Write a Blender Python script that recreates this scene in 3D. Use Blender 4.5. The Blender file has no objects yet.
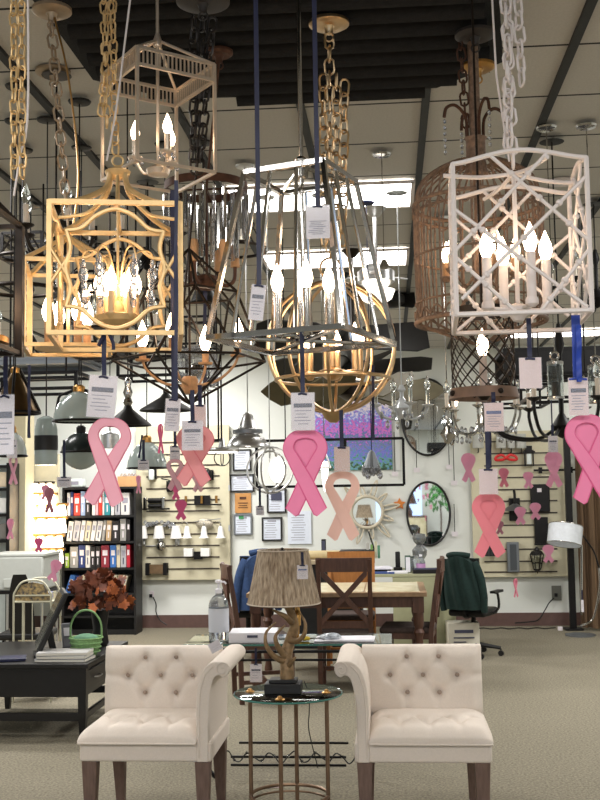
import bpy, bmesh, math, random
from mathutils import Matrix, Vector
random.seed(7)
PI = math.pi
SC = bpy.context.scene
COL = SC.collection
F = 1080.0
HCAM = 1.6
YAW, PITCH, ROLL = math.atan(88/F), math.atan(92/F), math.radians(-0.9)
CAMR = (Matrix.Rotation(YAW, 3, 'Z') @ Matrix.Rotation(PI/2 + PITCH, 3, 'X') @ Matrix.Rotation(ROLL, 3, 'Z'))

def W(px, py, Y):
    """point of the room at depth Y that the photograph shows at (px, py)"""
    d = CAMR @ Vector(((px-300)/F, -(py-400)/F, -1))
    t = Y/d.y
    return Vector((d.x*t, Y, HCAM + d.z*t))

def lin(c):
    c = c/255.0
    return c/12.92 if c <= 0.04045 else ((c+0.055)/1.055)**2.4

MATS = {}
def mat(key, rgb, rough=0.5, metal=0.0, emit=0.0, trans=0.0, var=0.0, scale=20.0, bump=0.0, bscale=200.0, ior=1.45, stretch=None, rgb2=None, alpha=1.0):
    if key in MATS: return MATS[key]
    m = bpy.data.materials.new(key); m.use_nodes = True
    nt = m.node_tree; b = nt.nodes['Principled BSDF']
    col = (lin(rgb[0]), lin(rgb[1]), lin(rgb[2]), 1)
    b.inputs['Base Color'].default_value = col
    b.inputs['Roughness'].default_value = rough
    b.inputs['Metallic'].default_value = metal
    b.inputs['IOR'].default_value = ior
    if trans: b.inputs['Transmission Weight'].default_value = trans
    if alpha < 1: b.inputs['Alpha'].default_value = alpha
    if emit:
        b.inputs['Emission Color'].default_value = col
        b.inputs['Emission Strength'].default_value = emit
    tc = nt.nodes.new('ShaderNodeTexCoord')
    src = tc.outputs['Object']
    if stretch:
        mp = nt.nodes.new('ShaderNodeMapping'); mp.inputs['Scale'].default_value = stretch
        nt.links.new(src, mp.inputs['Vector']); src = mp.outputs['Vector']
    n = nt.nodes.new('ShaderNodeTexNoise'); n.inputs['Scale'].default_value = scale; n.inputs['Detail'].default_value = 4
    nt.links.new(src, n.inputs['Vector'])
    if var or rgb2:
        mr = nt.nodes.new('ShaderNodeMapRange'); mr.inputs['From Min'].default_value = .3; mr.inputs['From Max'].default_value = .7
        nt.links.new(n.outputs['Fac'], mr.inputs['Value'])
        mx = nt.nodes.new('ShaderNodeMix'); mx.data_type = 'RGBA'
        nt.links.new(mr.outputs['Result'], mx.inputs['Factor'])
        if rgb2: c1, c2 = col, (lin(rgb2[0]), lin(rgb2[1]), lin(rgb2[2]), 1)
        else: c1, c2 = tuple(x*(1-var) for x in col[:3])+(1,), tuple(min(1, x*(1+var)) for x in col[:3])+(1,)
        mx.inputs[6].default_value = c1; mx.inputs[7].default_value = c2
        nt.links.new(mx.outputs[2], b.inputs['Base Color'])
    if bump:
        n2 = nt.nodes.new('ShaderNodeTexNoise'); n2.inputs['Scale'].default_value = bscale; n2.inputs['Detail'].default_value = 2
        nt.links.new(src, n2.inputs['Vector'])
        bp = nt.nodes.new('ShaderNodeBump'); bp.inputs['Strength'].default_value = bump; bp.inputs['Distance'].default_value = .01
        nt.links.new(n2.outputs['Fac'], bp.inputs['Height']); nt.links.new(bp.outputs['Normal'], b.inputs['Normal'])
    MATS[key] = m
    return m

def V(*a): return Vector(a)

class MB:
    def __init__(s): s.v = []; s.f = []
    def add(s, vs, fs):
        o = len(s.v); s.v += [Vector(p) for p in vs]; s.f += [tuple(i+o for i in f) for f in fs]; return s
    def box(s, c, d, rz=0, M=None):
        x, y, z = (k/2 for k in d)
        vs = [V(i*x, j*y, k*z) for k in (-1, 1) for j in (-1, 1) for i in (-1, 1)]
        if rz: R = Matrix.Rotation(rz, 3, 'Z'); vs = [R@p for p in vs]
        if M is not None: vs = [M@p for p in vs]
        c = Vector(c)
        return s.add([p+c for p in vs], [(0,2,3,1),(4,5,7,6),(0,1,5,4),(2,6,7,3),(0,4,6,2),(1,3,7,5)])
    def tube(s, pts, r, n=8, closed=False):
        pts = [Vector(p) for p in pts]; k = len(pts)
        rs = r if isinstance(r, (list, tuple)) else [r]*k
        vs = []; up = None
        for i, p in enumerate(pts):
            a = pts[(i-1) % k] if (closed or i > 0) else p
            b = pts[(i+1) % k] if (closed or i < k-1) else p
            t = (b-a)
            if t.length < 1e-9: t = V(0,0,1)
            t.normalize()
            if up is None:
                up = V(0,0,1) if abs(t.z) < .9 else V(0,1,0)
            u = up - t*up.dot(t)
            if u.length < 1e-4: u = t.orthogonal()
            u.normalize(); w = t.cross(u); up = u
            o = PI/4 if n == 4 else 0
            for j in range(n):
                an = 2*PI*j/n + o
                vs.append(p + (u*math.cos(an)+w*math.sin(an))*rs[i])
        fs = []
        for i in range(k if closed else k-1):
            q = (i+1) % k
            for j in range(n):
                l = (j+1) % n
                fs.append((i*n+j, i*n+l, q*n+l, q*n+j))
        if not closed:
            fs.append(tuple(range(n))[::-1]); fs.append(tuple((k-1)*n+j for j in range(n)))
        return s.add(vs, fs)
    def bar(s, a, b, r): return s.tube([a, b], r*1.2, 4)
    def ring(s, c, R, r, n=32, axis='Z', m=8, M=None):
        pts = []
        for i in range(n):
            a = 2*PI*i/n
            p = {'Z': V(math.cos(a)*R, math.sin(a)*R, 0), 'Y': V(math.cos(a)*R, 0, math.sin(a)*R), 'X': V(0, math.cos(a)*R, math.sin(a)*R)}[axis]
            if M is not None: p = M@p
            pts.append(p+Vector(c))
        return s.tube(pts, r, m, True)
    def lathe(s, prof, n=20, c=(0,0,0), M=None, sx=1, sy=1):
        vs = []; c = Vector(c)
        for r, z in prof:
            for j in range(n):
                a = 2*PI*j/n
                p = V(math.cos(a)*r*sx, math.sin(a)*r*sy, z)
                if M is not None: p = M@p
                vs.append(p+c)
        fs = []
        for i in range(len(prof)-1):
            for j in range(n):
                l = (j+1) % n
                fs.append((i*n+j, i*n+l, (i+1)*n+l, (i+1)*n+j))
        if prof[0][0] > 1e-5 and prof[0] != prof[-1]: fs.append(tuple(range(n))[::-1])
        if prof[-1][0] > 1e-5 and prof[0] != prof[-1]: fs.append(tuple((len(prof)-1)*n+j for j in range(n)))
        return s.add(vs, fs)
    def shell(s, prof, t, n=28, c=(0,0,0), M=None, sx=1, sy=1):
        """open lampshade: profile walked down outside and back up inside"""
        inner = [(max(r-t, .0005), z) for r, z in reversed(prof)]
        p = prof+inner
        return s.lathe(p+[p[0]], n, c, M, sx, sy)
    def sph(s, c, r, n=12, m=8):
        if not isinstance(r, (tuple, list)): r = (r, r, r)
        prof = [(max(math.sin(PI*i/m), 1e-4), -math.cos(PI*i/m)) for i in range(m+1)]
        vs = []; 
        for q, z in prof:
            for j in range(n):
                a = 2*PI*j/n; vs.append(V(math.cos(a)*q*r[0]+c[0], math.sin(a)*q*r[1]+c[1], z*r[2]+c[2]))
        fs = [(i*n+j, i*n+(j+1)%n, (i+1)*n+(j+1)%n, (i+1)*n+j) for i in range(m) for j in range(n)]
        return s.add(vs, fs)
    def prism(s, pts, vec):
        k = len(pts); vec = Vector(vec)
        vs = [Vector(p) for p in pts]; vs += [p+vec for p in vs]
        return s.add(vs, [tuple(range(k))[::-1], tuple(range(k, 2*k))]+[(i, (i+1)%k, (i+1)%k+k, i+k) for i in range(k)])
    def slab(s, nx, ny, ff, fb):
        """closed slab between two surfaces over the unit square"""
        vs = []; N = (nx+1)*(ny+1)
        for g in (ff, fb):
            for j in range(ny+1):
                for i in range(nx+1): vs.append(Vector(g(i/nx, j/ny)))
        fs = []; I = lambda i, j: j*(nx+1)+i
        for j in range(ny):
            for i in range(nx):
                fs.append((I(i,j), I(i+1,j), I(i+1,j+1), I(i,j+1)))
                fs.append((N+I(i,j), N+I(i,j+1), N+I(i+1,j+1), N+I(i+1,j)))
        for i in range(nx):
            fs.append((I(i,0), N+I(i,0), N+I(i+1,0), I(i+1,0))); fs.append((I(i,ny), I(i+1,ny), N+I(i+1,ny), N+I(i,ny)))
        for j in range(ny):
            fs.append((I(0,j), I(0,j+1), N+I(0,j+1), N+I(0,j))); fs.append((I(nx,j), N+I(nx,j), N+I(nx,j+1), I(nx,j+1)))
        return s.add(vs, fs)
    def links(s, a, b, L=.04, w=.024, r=.0028, n=5, ox=0.0):
        """chain of oval links from a (top) down to b"""
        a = Vector(a); b = Vector(b); D = b-a; k = max(1, round(D.length/(L*.78)))
        t = D.normalized(); R = t.to_track_quat('Z', 'Y').to_matrix()
        for i in range(k):
            c = a + D*((i+.5)/k); tw = Matrix.Rotation((i % 2)*PI/2 + .35*math.sin(i*1.7)+ox, 3, 'Z')
            pts = []
            for j in range(10):
                an = 2*PI*j/10
                x = math.cos(an)*w/2; z = math.sin(an)*w/2 + (L-w)/2*(1 if math.sin(an) > 0 else -1)
                pts.append(c + R@(tw@V(x, 0, z)))
            s.tube(pts, r, n, True)
        return s

def spline(pts, n=6, closed=False):
    pts = [Vector(p) for p in pts]; out = []; k = len(pts)
    for i in range(k if closed else k-1):
        g = lambda q: pts[q % k] if closed else pts[min(max(q, 0), k-1)]
        p0, p1, p2, p3 = g(i-1), g(i), g(i+1), g(i+2)
        for j in range(n):
            t = j/n
            out.append(.5*((2*p1)+(p2-p0)*t+(2*p0-5*p1+4*p2-p3)*t*t+(3*p1-p0-3*p2+p3)*t*t*t))
    if not closed: out.append(pts[-1])
    return out

def obj(name, mb, m, parent=None, smooth=True, bevel=0, ang=40):
    me = bpy.data.meshes.new(name)
    bm = bmesh.new()
    bv = [bm.verts.new(p) for p in mb.v]
    for f in mb.f:
        try: bm.faces.new([bv[i] for i in f])
        except ValueError: pass
    bmesh.ops.remove_doubles(bm, verts=bm.verts, dist=1e-6)
    bmesh.ops.recalc_face_normals(bm, faces=bm.faces)
    a = math.radians(ang)
    for f in bm.faces: f.smooth = smooth
    if smooth:
        for e in bm.edges:
            if len(e.link_faces) != 2 or e.calc_face_angle(0) > a: e.smooth = False
    bm.to_mesh(me); bm.free()
    if isinstance(m, (list, tuple)):
        for q in m: me.materials.append(q)
    else: me.materials.append(m)
    o = bpy.data.objects.new(name, me); COL.objects.link(o)
    if parent is not None: o.parent = parent
    if bevel:
        md = o.modifiers.new('Bevel', 'BEVEL'); md.width = bevel; md.segments = 3; md.limit_method = 'ANGLE'; md.angle_limit = math.radians(35)
    return o

def tag(o, label, cat, group=None):
    o['label'] = label; o['category'] = cat
    if group: o['group'] = group
    return o

def thing(name, label, cat, loc=(0,0,0), rz=0, group=None):
    o = bpy.data.objects.new(name, None); COL.objects.link(o)
    o.empty_display_size = .05
    o.location = loc; o.rotation_euler = (0, 0, rz)
    return tag(o, label, cat, group)

def struct(name, mb, m, **k):
    o = obj(name, mb, m, **k); o['kind'] = 'structure'; return o

def dup(root, loc, rz=None, label=None, rx=None, ry=None):
    r = root.copy(); COL.objects.link(r); r.location = loc
    if rz is not None: r.rotation_euler[2] = rz
    if ry is not None: r.rotation_euler[1] = ry
    if label: r['label'] = label
    for ch in list(root.children):
        c = ch.copy(); COL.objects.link(c); c.parent = r
        for g in list(ch.children):
            d = g.copy(); COL.objects.link(d); d.parent = c
    return r

# ---- materials shared by many things
GOLD = mat('aged_gold_metal', (222,188,134), .42, .5, var=.12, scale=30)
BRASS = mat('brass_metal', (190,145,85), .3, 1, var=.1, scale=30)
CHAMP = mat('champagne_metal', (205,175,135), .3, 1, var=.1)
CHROME = mat('chrome_metal', (186,184,181), .12, 1, var=.04)
NICKEL = mat('polished_nickel', (224,206,186), .28, .7, var=.1)
BRUSH = mat('brushed_aluminium', (200,200,200), .32, 1, var=.08, stretch=(1,1,12))
BLACKM = mat('black_iron', (24,22,22), .45, .5, var=.2)
BRONZE = mat('dark_bronze', (44,37,32), .4, .7, var=.2)
RUST = mat('rust_brown_metal', (88,60,46), .6, .5, var=.3, scale=40)
WOODC = mat('carved_brown_wood', (128,104,86), .75, 0, var=.35, scale=60, bump=.3)
WHITEP = mat('white_painted_metal', (228,218,214), .5, 0, var=.04)
SLEEVE = mat('cream_candle_sleeve', (235,222,205), .6, 0, var=.03)
TAN = mat('light_wood_candle_cup', (194,150,108), .6, 0, var=.2, scale=50)
BULB = mat('lit_candle_bulb', (255,222,186), .3, 0, emit=16)
BULBC = mat('lit_white_bulb', (255,240,225), .3, 0, emit=14)
GLASS = mat('clear_glass', (245,250,250), .03, 0, trans=1, ior=1.45)
CRYST = mat('crystal_glass', (238,240,245), .03, 0, trans=.8, ior=1.5)
NAVY = mat('navy_satin_ribbon', (19,23,58), .45, 0, var=.2)
BLUE = mat('blue_satin_ribbon', (30,62,160), .45, 0, var=.15)
CARD = mat('white_card', (226,218,222), .6, 0, var=.03)
CARDP = mat('pale_pink_card', (232,208,205), .6, 0, var=.03)
INK = mat('dark_print', (70,72,92), .7, 0, var=.1)
INKB = mat('blue_print', (52,78,140), .7, 0, var=.1)
INKG = mat('grey_print', (150,148,160), .7, 0, var=.1)
MILK = mat('milky_glass', (222,230,226), .15, 0, var=.04, ior=1.5)
BLACKP = mat('black_paint', (20,19,19), .5, 0, var=.2)
# ---------------------------------------------------------------- the room
CEIL = 3.3; BW = 13.0; XL, XR, YF = -6.2, 4.6, -5.0
TW = .547; XC = W(426, 88, 4.545).x      # bar lane seen at pixel x 426
carpet = mat('speckled_carpet', (148,140,120), .95, 0, scale=70, rgb2=(98,92,78), bump=.5, bscale=160)
_nt = carpet.node_tree
struct('floor', MB().box(((XL+XR)/2, (BW+YF)/2, -.05), (XR-XL, BW-YF, .1)), carpet)
# ceiling: mineral tiles with thin dark cross joints
cm = mat('ceiling_tile', (196,192,184), .9, 0, var=.05, scale=90, bump=.15, bscale=140)
nt = cm.node_tree; b = nt.nodes['Principled BSDF']
old = b.inputs['Base Color'].links[0].from_socket
tc = nt.nodes.new('ShaderNodeTexCoord'); sp = nt.nodes.new('ShaderNodeSeparateXYZ'); nt.links.new(tc.outputs['Object'], sp.inputs[0])
md = nt.nodes.new('ShaderNodeMath'); md.operation = 'PINGPONG'; md.inputs[1].default_value = TW/2; 
ad = nt.nodes.new('ShaderNodeMath'); ad.operation = 'ADD'; ad.inputs[1].default_value = 20*TW
nt.links.new(sp.outputs['Y'], ad.inputs[0]); nt.links.new(ad.outputs[0], md.inputs[0])
lt = nt.nodes.new('ShaderNodeMath'); lt.operation = 'LESS_THAN'; lt.inputs[1].default_value = .008; nt.links.new(md.outputs[0], lt.inputs[0])
mx = nt.nodes.new('ShaderNodeMix'); mx.data_type = 'RGBA'; nt.links.new(lt.outputs[0], mx.inputs['Factor']); nt.links.new(old, mx.inputs[6]); mx.inputs[7].default_value = (.02,.02,.02,1)
nt.links.new(mx.outputs[2], b.inputs['Base Color'])
o = struct('ceiling', MB().box(((XL+XR)/2, (BW+YF)/2-4.0, .06), (XR-XL, BW-YF, .12)), cm)
YC0 = 1.7*F/(492-97) % TW      # a joint falls where the photo shows one (y = 97)
o.location = (0, 4.0, CEIL)
# shift the joint pattern by moving the object origin instead of the texture
o.data.transform(Matrix.Translation((0, 4.0-(YC0+7*TW), 0))); o.location.y = YC0+7*TW
barm = mat('ceiling_bar_black', (34,36,36), .6, 0, var=.2)
n = 1
for k in range(-14, 10):
    x = XC+k*TW
    if XL < x < XR:
        struct('trim_%d' % n, MB().box((x, (BW+YF)/2, CEIL-.008), (.034, BW-YF, .02)), barm, smooth=False); n += 1
wm = mat('wall_paint', (226,228,222), .8, 0, var=.02, scale=3, bump=.05, bscale=60)
struct('wall_back', MB().box(((XL+XR)/2, BW+.06, CEIL/2), (XR-XL+.2, .12, CEIL)), wm)
struct('wall_left', MB().box((XL-.06, (BW+YF)/2, CEIL/2), (.12, BW-YF, CEIL)), wm)
struct('wall_right', MB().box((XR+.06, (BW+YF)/2, CEIL/2), (.12, BW-YF, CEIL)), wm)
# shop front behind the camera: a wall with one broad window open to the sky
fw = MB()
fw.box(((XL+XR)/2, YF-.06, .3), (XR-XL+.2, .12, .6)).box(((XL+XR)/2, YF-.06, 2.95), (XR-XL+.2, .12, .7))
fw.box((XL+.6, YF-.06, 1.6), (1.2, .12, 2.0)).box((XR-.6, YF-.06, 1.6), (1.2, .12, 2.0))
for k_ in range(1,4): fw.box((XL+1.2+k_*(XR-XL-2.4)/4, YF-.06, 1.6), (.8, .12, 2.0))  # piers added to break up the window's bright reflection in the mirrors
struct('wall_front', fw, wm, smooth=False)
wf = MB()
for k in range(6): wf.box((XL+1.2+k*(XR-XL-2.4)/5, YF-.06, 1.6), (.07, .1, 2.0))
struct('window_1', wf, BLACKM, smooth=False)
bb = mat('baseboard_brown', (96,72,66), .5, 0, var=.1)
struct('baseboard_back', MB().box(((XL+XR)/2, BW-.012, .075), (XR-XL, .024, .15)), bb, smooth=False)
# black ribbed dropped panel
pm = mat('black_ribbed_panel', (20,20,21), .85, 0, var=.3, scale=40, bump=.3)
zp = 3.22
def WZ(px, py, z):
    d = CAMR @ Vector(((px-300)/F, -(py-400)/F, -1)); t = (z-HCAM)/d.z
    return V(d.x*t, d.y*t, z)
poly = [WZ(*q, zp) for q in ((48,18),(93,80),(170,99),(250,97),(437,88),(503,62),(497,-30))]
poly = [V(p.x, p.y, p.z) for p in poly]
p0, pN = poly[0], poly[-1]
poly = poly + [V(pN.x+.05, 1.9, zp), V(p0.x-.1, 1.9, zp)]
mb = MB().prism(poly, (0, 0, .06))
def span(y):
    xs = []
    for i in range(len(poly)):
        a, b2 = poly[i], poly[(i+1) % len(poly)]
        if (a.y-y)*(b2.y-y) < 0: xs.append(a.x+(b2.x-a.x)*(y-a.y)/(b2.y-a.y))
    return (min(xs), max(xs)) if len(xs) > 1 else None
y = 2.0
while y < 5:
    sp_ = span(y)
    if sp_ and sp_[1]-sp_[0] > .1: mb.tube([(sp_[0]+.05, y, zp), (sp_[1]-.05, y, zp)], .04, 6)
    y += .12
o = struct('ceiling_panel', mb, pm, ang=80)
# recessed troffers: glowing diffusers in the grid
LIGHT = mat('fluorescent_diffuser', (255,252,246), .5, 0, emit=7.5)
troff = []
def troffer(kx, yc, label, wide=2, deep=1.0):
    x0 = XC+kx*TW; w = wide*TW
    t = thing('ceiling_light', label, 'ceiling light', (x0+w/2, yc, CEIL-.012), 0, 'fluorescent ceiling lights')
    obj('diffuser', MB().box((0,0,-.005), (w-.06, TW*deep-.05, .008)), LIGHT, t, smooth=False)
    f = MB()
    for sx in (-1,1): f.box((sx*(w/2-.028), 0, -.006), (.022, TW*deep-.02, .014)); 
    for sy in (-1,1): f.box((0, sy*(TW*deep/2-.018), -.006), (w-.05, .022, .014))
    obj('frame', f, WHITEP, t, smooth=False)
def yj(d): return 1.7*F/d
troffer(-2, (yj(289)+yj(317))/2, 'bright ceiling panel seen through the top of the chrome tapered lantern')
troffer(-2, (yj(229)+yj(246))/2, 'second bright ceiling panel, lower in view behind the chrome tapered lantern candles')
troffer(2, 11.9, 'far bright ceiling panel above the black hoods at the right edge', 2, .9)
troffer(5, 11.9, 'far bright ceiling panel past the right edge', 1, .9)
for i, (kx, yy) in enumerate(((-2,-.6),(2,-.6),(-6,.6),(-6,4.9),(-9,7.6),(3,5.6),(-6,8.8),(3,8.8),(-6,11.6),(-2,-2.2),(3,-2.2),(-7,-2.2))):
    pl = bpy.data.lights.new('ceiling_lamp', 'AREA'); pl.shape = 'RECTANGLE'; pl.size = 1.0; pl.size_y = .5
    pl.energy = [60,60,45,30,65,50,100,100,80,50,50,50][i]; pl.color = (1, .985, .96)
    lo = bpy.data.objects.new('ceiling_lamp', pl); COL.objects.link(lo); lo.location = (XC+(kx+1)*TW, yy, CEIL-.03)
# world: daylight behind the shop window
w = bpy.data.worlds.new('daylight'); SC.world = w; w.use_nodes = True
bg = w.node_tree.nodes['Background']; bg.inputs[0].default_value = (.55, .72, 1, 1); bg.inputs[1].default_value = 1.6
# camera
cd = bpy.data.cameras.new('camera'); cd.sensor_fit = 'VERTICAL'; cd.sensor_height = 24; cd.lens = 24*F/800; cd.clip_end = 60; cd.clip_start = .05
co = bpy.data.objects.new('camera', cd); COL.objects.link(co); co.matrix_world = Matrix.Translation((0,0,HCAM)) @ CAMR.to_4x4()
SC.camera = co
SC.view_settings.view_transform = 'Standard'; SC.view_settings.look = 'None'; SC.view_settings.gamma = 1
SC.view_settings.use_curve_mapping = False; SC.view_settings.exposure = 0.28
SC.cycles.max_bounces = 8; SC.cycles.transmission_bounces = 8; SC.cycles.glossy_bounces = 4; SC.cycles.diffuse_bounces = 3
SC.cycles.caustics_reflective = False; SC.cycles.caustics_refractive = False; SC.cycles.sample_clamp_indirect = 4
# ---------------------------------------------------------------- cream corner chairs
FAB = mat('cream_tufted_fabric', (226,214,202), .85, 0, var=.03, scale=120, bump=.12, bscale=500)
BTN = mat('taupe_button', (158,140,126), .7, 0, var=.1)
LEGW = mat('greyed_oak', (112,90,80), .6, 0, var=.2, scale=14, stretch=(6,6,1))
def settee(s, ox, label):
    t = thing('corner_chair', label, 'chair', (ox, 5.11, 0), 0, 'cream corner chairs')
    X = lambda x: s*x
    SW = .56; AW = .63
    obj('seat_rail', MB().box((X(AW/2), .30, .393), (AW, .59, .09)), FAB, t, bevel=.012)
    # seat cushion, tufted
    tb = [(.14,.16),(.28,.16),(.42,.16),(.07,.28),(.21,.28),(.35,.28),(.49,.28)]
    def dip(x, y, pts, dep, sg):
        return sum(dep*math.exp(-((x-a)**2+(y-b2)**2)/(2*sg*sg)) for a, b2 in pts)
    def crease(x, y, segs, dep, sg):
        q = 0
        for (a, b2), (c, d) in segs:
            L = (c-a)**2+(d-b2)**2; u = max(0, min(1, ((x-a)*(c-a)+(y-b2)*(d-b2))/L))
            q = max(q, math.exp(-((x-a-u*(c-a))**2+(y-b2-u*(d-b2))**2)/(2*sg*sg)))
        return dep*q
    sseg = [((.14,.16),(.07,.28)),((.14,.16),(.21,.28)),((.28,.16),(.21,.28)),((.28,.16),(.35,.28)),((.42,.16),(.35,.28)),((.42,.16),(.49,.28)),
            ((.14,.16),(.14,-.02)),((.28,.16),(.28,-.02)),((.42,.16),(.42,-.02))]
    def top(u, v):
        x = u*SW; y = -.02+v*.50
        e = min(u*SW, (1-u)*SW, .10)/.10; g = min(y+.02, .09)/.09
        rnd = (1-(1-min(e,1))**2.6*.55)*(1-(1-g)**2.2*.62)
        h = .436+.078*rnd
        return (X(x-.004+.008*u), y, h - dip(x, y, tb, .016, .022)*1 - crease(x, y, sseg, .012, .012)*g)
    obj('seat_cushion', MB().slab(56, 50, top, lambda u, v: (X(u*SW), -.02+v*.5, .436)), FAB, t, ang=80)
    pp = MB().tube([(X(0), -.022, .438), (X(SW), -.022, .438)], .005, 6).tube([(X(0), -.022, .438), (X(0), .46, .438)], .005, 6)
    obj('piping', pp, FAB, t)
    # back, buttoned
    A = [(.215,.765),(.375,.765),(.125,.675),(.295,.675),(.46,.675),(.215,.59),(.375,.59)]
    segs = []
    for i in range(len(A)):
        for j in range(i):
            if .06 < abs(A[i][1]-A[j][1]) < .12 and abs(A[i][0]-A[j][0]) < .1: segs.append((A[i], A[j]))
    for a in A[5:]: segs.append((a, (a[0], .50)))
    for a in A[:2]: segs.append((a, (a[0], .83)))
    segs += [(A[2], (-.02, .675))]
    def fr(u, v):
        x = u*.60; z = .47+v*.345
        e = min(u*.6, .06)/.06; g = min(v*.345, (1-v)*.345, .06)/.06
        rnd = (1-(1-e)**2.4*.7)*(1-(1-g)**2.4*.7)
        y = .475+.025*v - .055*rnd + dip(x, z, A, .026, .020) + crease(x, z, segs, .011, .014)*g
        return (X(x), y, z)
    obj('backrest', MB().slab(60, 40, fr, lambda u, v: (X(u*.60), .575, .44+v*.37)), FAB, t, ang=80)
    for a in A:
        b = MB().sph((X(a[0]), .475+.025*(a[1]-.47)/.345-.055+.018, a[1]), (.011,.007,.011), 12, 8)
        obj('button', b, BTN, t)
    # rolled arm
    out = [(.616,.35),(.618,.55),(.626,.66),(.640,.72),(.655,.742),(.672,.746),(.686,.738),(.700,.742),(.713,.757),(.717,.778),(.708,.797),(.688,.809),(.662,.811),
           (.632,.806),(.600,.780),(.578,.735),(.566,.68),(.560,.60),(.560,.44),(.560,.35)]
    P = spline([(a, 0, c) for a, c in out], 3)
    P = [(X(p[0]), 0.0, p[2]) for p in P]
    obj('arm', MB().prism([(p[0], -.002, p[2]) for p in P], (0, .60, 0)), FAB, t, bevel=.006, ang=50)
    sp = []
    for i in range(30):
        a = .4+i*.30; r = .036-.0011*i
        sp.append((X(.684+math.cos(a)*r), -.004, .775+math.sin(a)*r))
    obj('scroll_welt', MB().tube([(X(.574), -.004, .37), (X(.574), -.004, .60), (X(.582), -.004, .69), (X(.605), -.004, .755), (X(.64), -.004, .79)]+[], .004, 6).tube(sp, .004, 6), FAB, t)
    for (lx, ly, fx, fy) in ((.045, .045, 0, 0), (AW-.045, .045, 0, 0), (.05, .555, 0, .05), (AW-.05, .555, 0, .05)):
        l = MB(); a = .036; b2 = .021
        vs = [(X(lx+i*a), ly+j*a, .349) for i, j in ((-1,-1),(1,-1),(1,1),(-1,1))] + [(X(lx+i*b2), ly+j*b2+fy, 0) for i, j in ((-1,-1),(1,-1),(1,1),(-1,1))]
        l.add(vs, [(0,1,2,3),(7,6,5,4)]+[(i,(i+1)%4,(i+1)%4+4,i+4) for i in range(4)])
        obj('leg', l, LEGW, t, bevel=.003)
settee(1, W(79, 737, 5.11).x, 'cream tufted corner chair whose rolled arm is on its right, beside the black table')
settee(-1, W(492, 737, 5.11).x, 'cream tufted corner chair whose rolled arm is on its left, standing on open carpet')
# ---------------------------------------------------------------- round glass table
TGL = mat('table_glass', (222,240,236), .02, 0, trans=1, ior=1.45)
TY = 5.0; c = W(288, 692, TY); th = c.z
t = thing('side_table', 'round glass side table with brass legs between the cream corner chairs', 'side table', (c.x, TY, 0))
obj('glass_top', MB().lathe([(.001,th-.011),(.240,th-.011),(.245,th-.006),(.245,th-.004),(.240,th),(.001,th)], 64), TGL, t)
EDG = mat('glass_edge_green', (70,120,110), .1, 0)
obj('glass_rim', MB().ring((0,0,th-.0055), .2462, .0042, 64), EDG, t)
for k, a in enumerate((-1.68, -.08, 1.46, 3.06)):
    x, y = .177*math.cos(a), .177*math.sin(a)
    obj('leg', MB().tube([(x,y,0),(x,y,th-.012)], .0095, 12), mat('antique_brass', (128,104,84), .4, .8, var=.2), t)
    obj('finial', MB().lathe([(.001,th+.016),(.008,th+.014),(.012,th+.006),(.020,th+.003),(.022,th),(.001,th)], 16, (x,y,0)), BRASS, t)
rz_ = 1.6-295*TY/F
for q_,r_ in ((0,.008),(-.03,.005)): obj('lower_ring', MB().ring((0,0,rz_+q_), .177, r_, 48), mat('antique_brass', (0,0,0)), t)
# ---------------------------------------------------------------- antler lamp
ANT = mat('antler_bronze', (142,116,84), .5, .35, var=.35, scale=35, bump=.3, bscale=90)
SHD = mat('pleated_taupe_silk', (204,184,158), .55, 0, rgb2=(128,108,86), scale=34, stretch=(3,3,.22), bump=.8, bscale=60)
u = TY/F
lm = W(285, 690, TY); z0 = th+.001
t = thing('table_lamp', 'antler table lamp with pleated taupe shade on the round glass table', 'lamp', (lm.x, TY, 0))
def L(px, py, dy=0): q = W(px, py, TY); return (q.x-lm.x, dy, q.z)
obj('base', MB().box((-.006,0,z0+.022),(.165,.12,.044)).box((-.006,0,z0+.052),(.125,.09,.016)), BLACKP, t, bevel=.003)
an = MB()
an.tube(spline([L(287,684),L(287,668),L(286,655,.01),L(290,640,.02),L(294,627,.01),L(292,615),L(286,603,-.02),L(280,597,-.03)],5), [.034-.0205*i/35 for i in range(36)], 12)
obj('antler', an, ANT, t)
for br in ([L(287,662),(L(279,658,-.03)),L(271,650,-.05),L(267,640,-.06),L(268,630,-.05),L(277,621,-.04)],
           [L(285,655,-.02),L(279,645,-.05),L(277,634,-.06),L(286,624,-.04)],
           [L(292,622,-.01),L(286,615,-.05),L(279,611,-.06),L(274,608,-.07)],
           [L(290,640),(L(298,640,-.03)),L(305,633,-.05),L(306,622,-.05),L(301,612,-.04)],
           [L(287,668),L(293,660,-.04),L(297,655,-.05)]):
    p = spline(br, 5); k = len(p)
    obj('tine', MB().tube(p, [.017*(1-.8*i/(k-1)) for i in range(k)], 10), ANT, t)
obj('stem', MB().tube([L(297,640,.03), L(297,560,.03)], .009, 10).lathe([(.016,0),(.016,.06),(.012,.065),(.012,.08)], 14, L(297,626,.03)), BRASS, t)
sh0 = L(286,603); sh1 = L(288,550)
pl = []; prof = [(.167, sh0[2]), (.140,(sh0[2]+sh1[2])/2), (.116, sh1[2])]
mb = MB(); N = 120
for r, z in prof+[(p[0]-.004, p[1]) for p in reversed(prof)]:
    pl.append((r, z))
vs = []; 
for r, z in pl:
    for j in range(N):
        a = 2*PI*j/N; q = r*(1+.012*math.sin(j*PI*.8)+.006*math.sin(j*2.3)); vs.append((math.cos(a)*q, math.sin(a)*q*.95, z))
k = len(pl); fs = [(i*N+j, i*N+(j+1)%N, ((i+1)%k)*N+(j+1)%N, ((i+1)%k)*N+j) for i in range(k) for j in range(N)]
obj('lamp_shade', MB().add(vs, fs), SHD, t)
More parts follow.
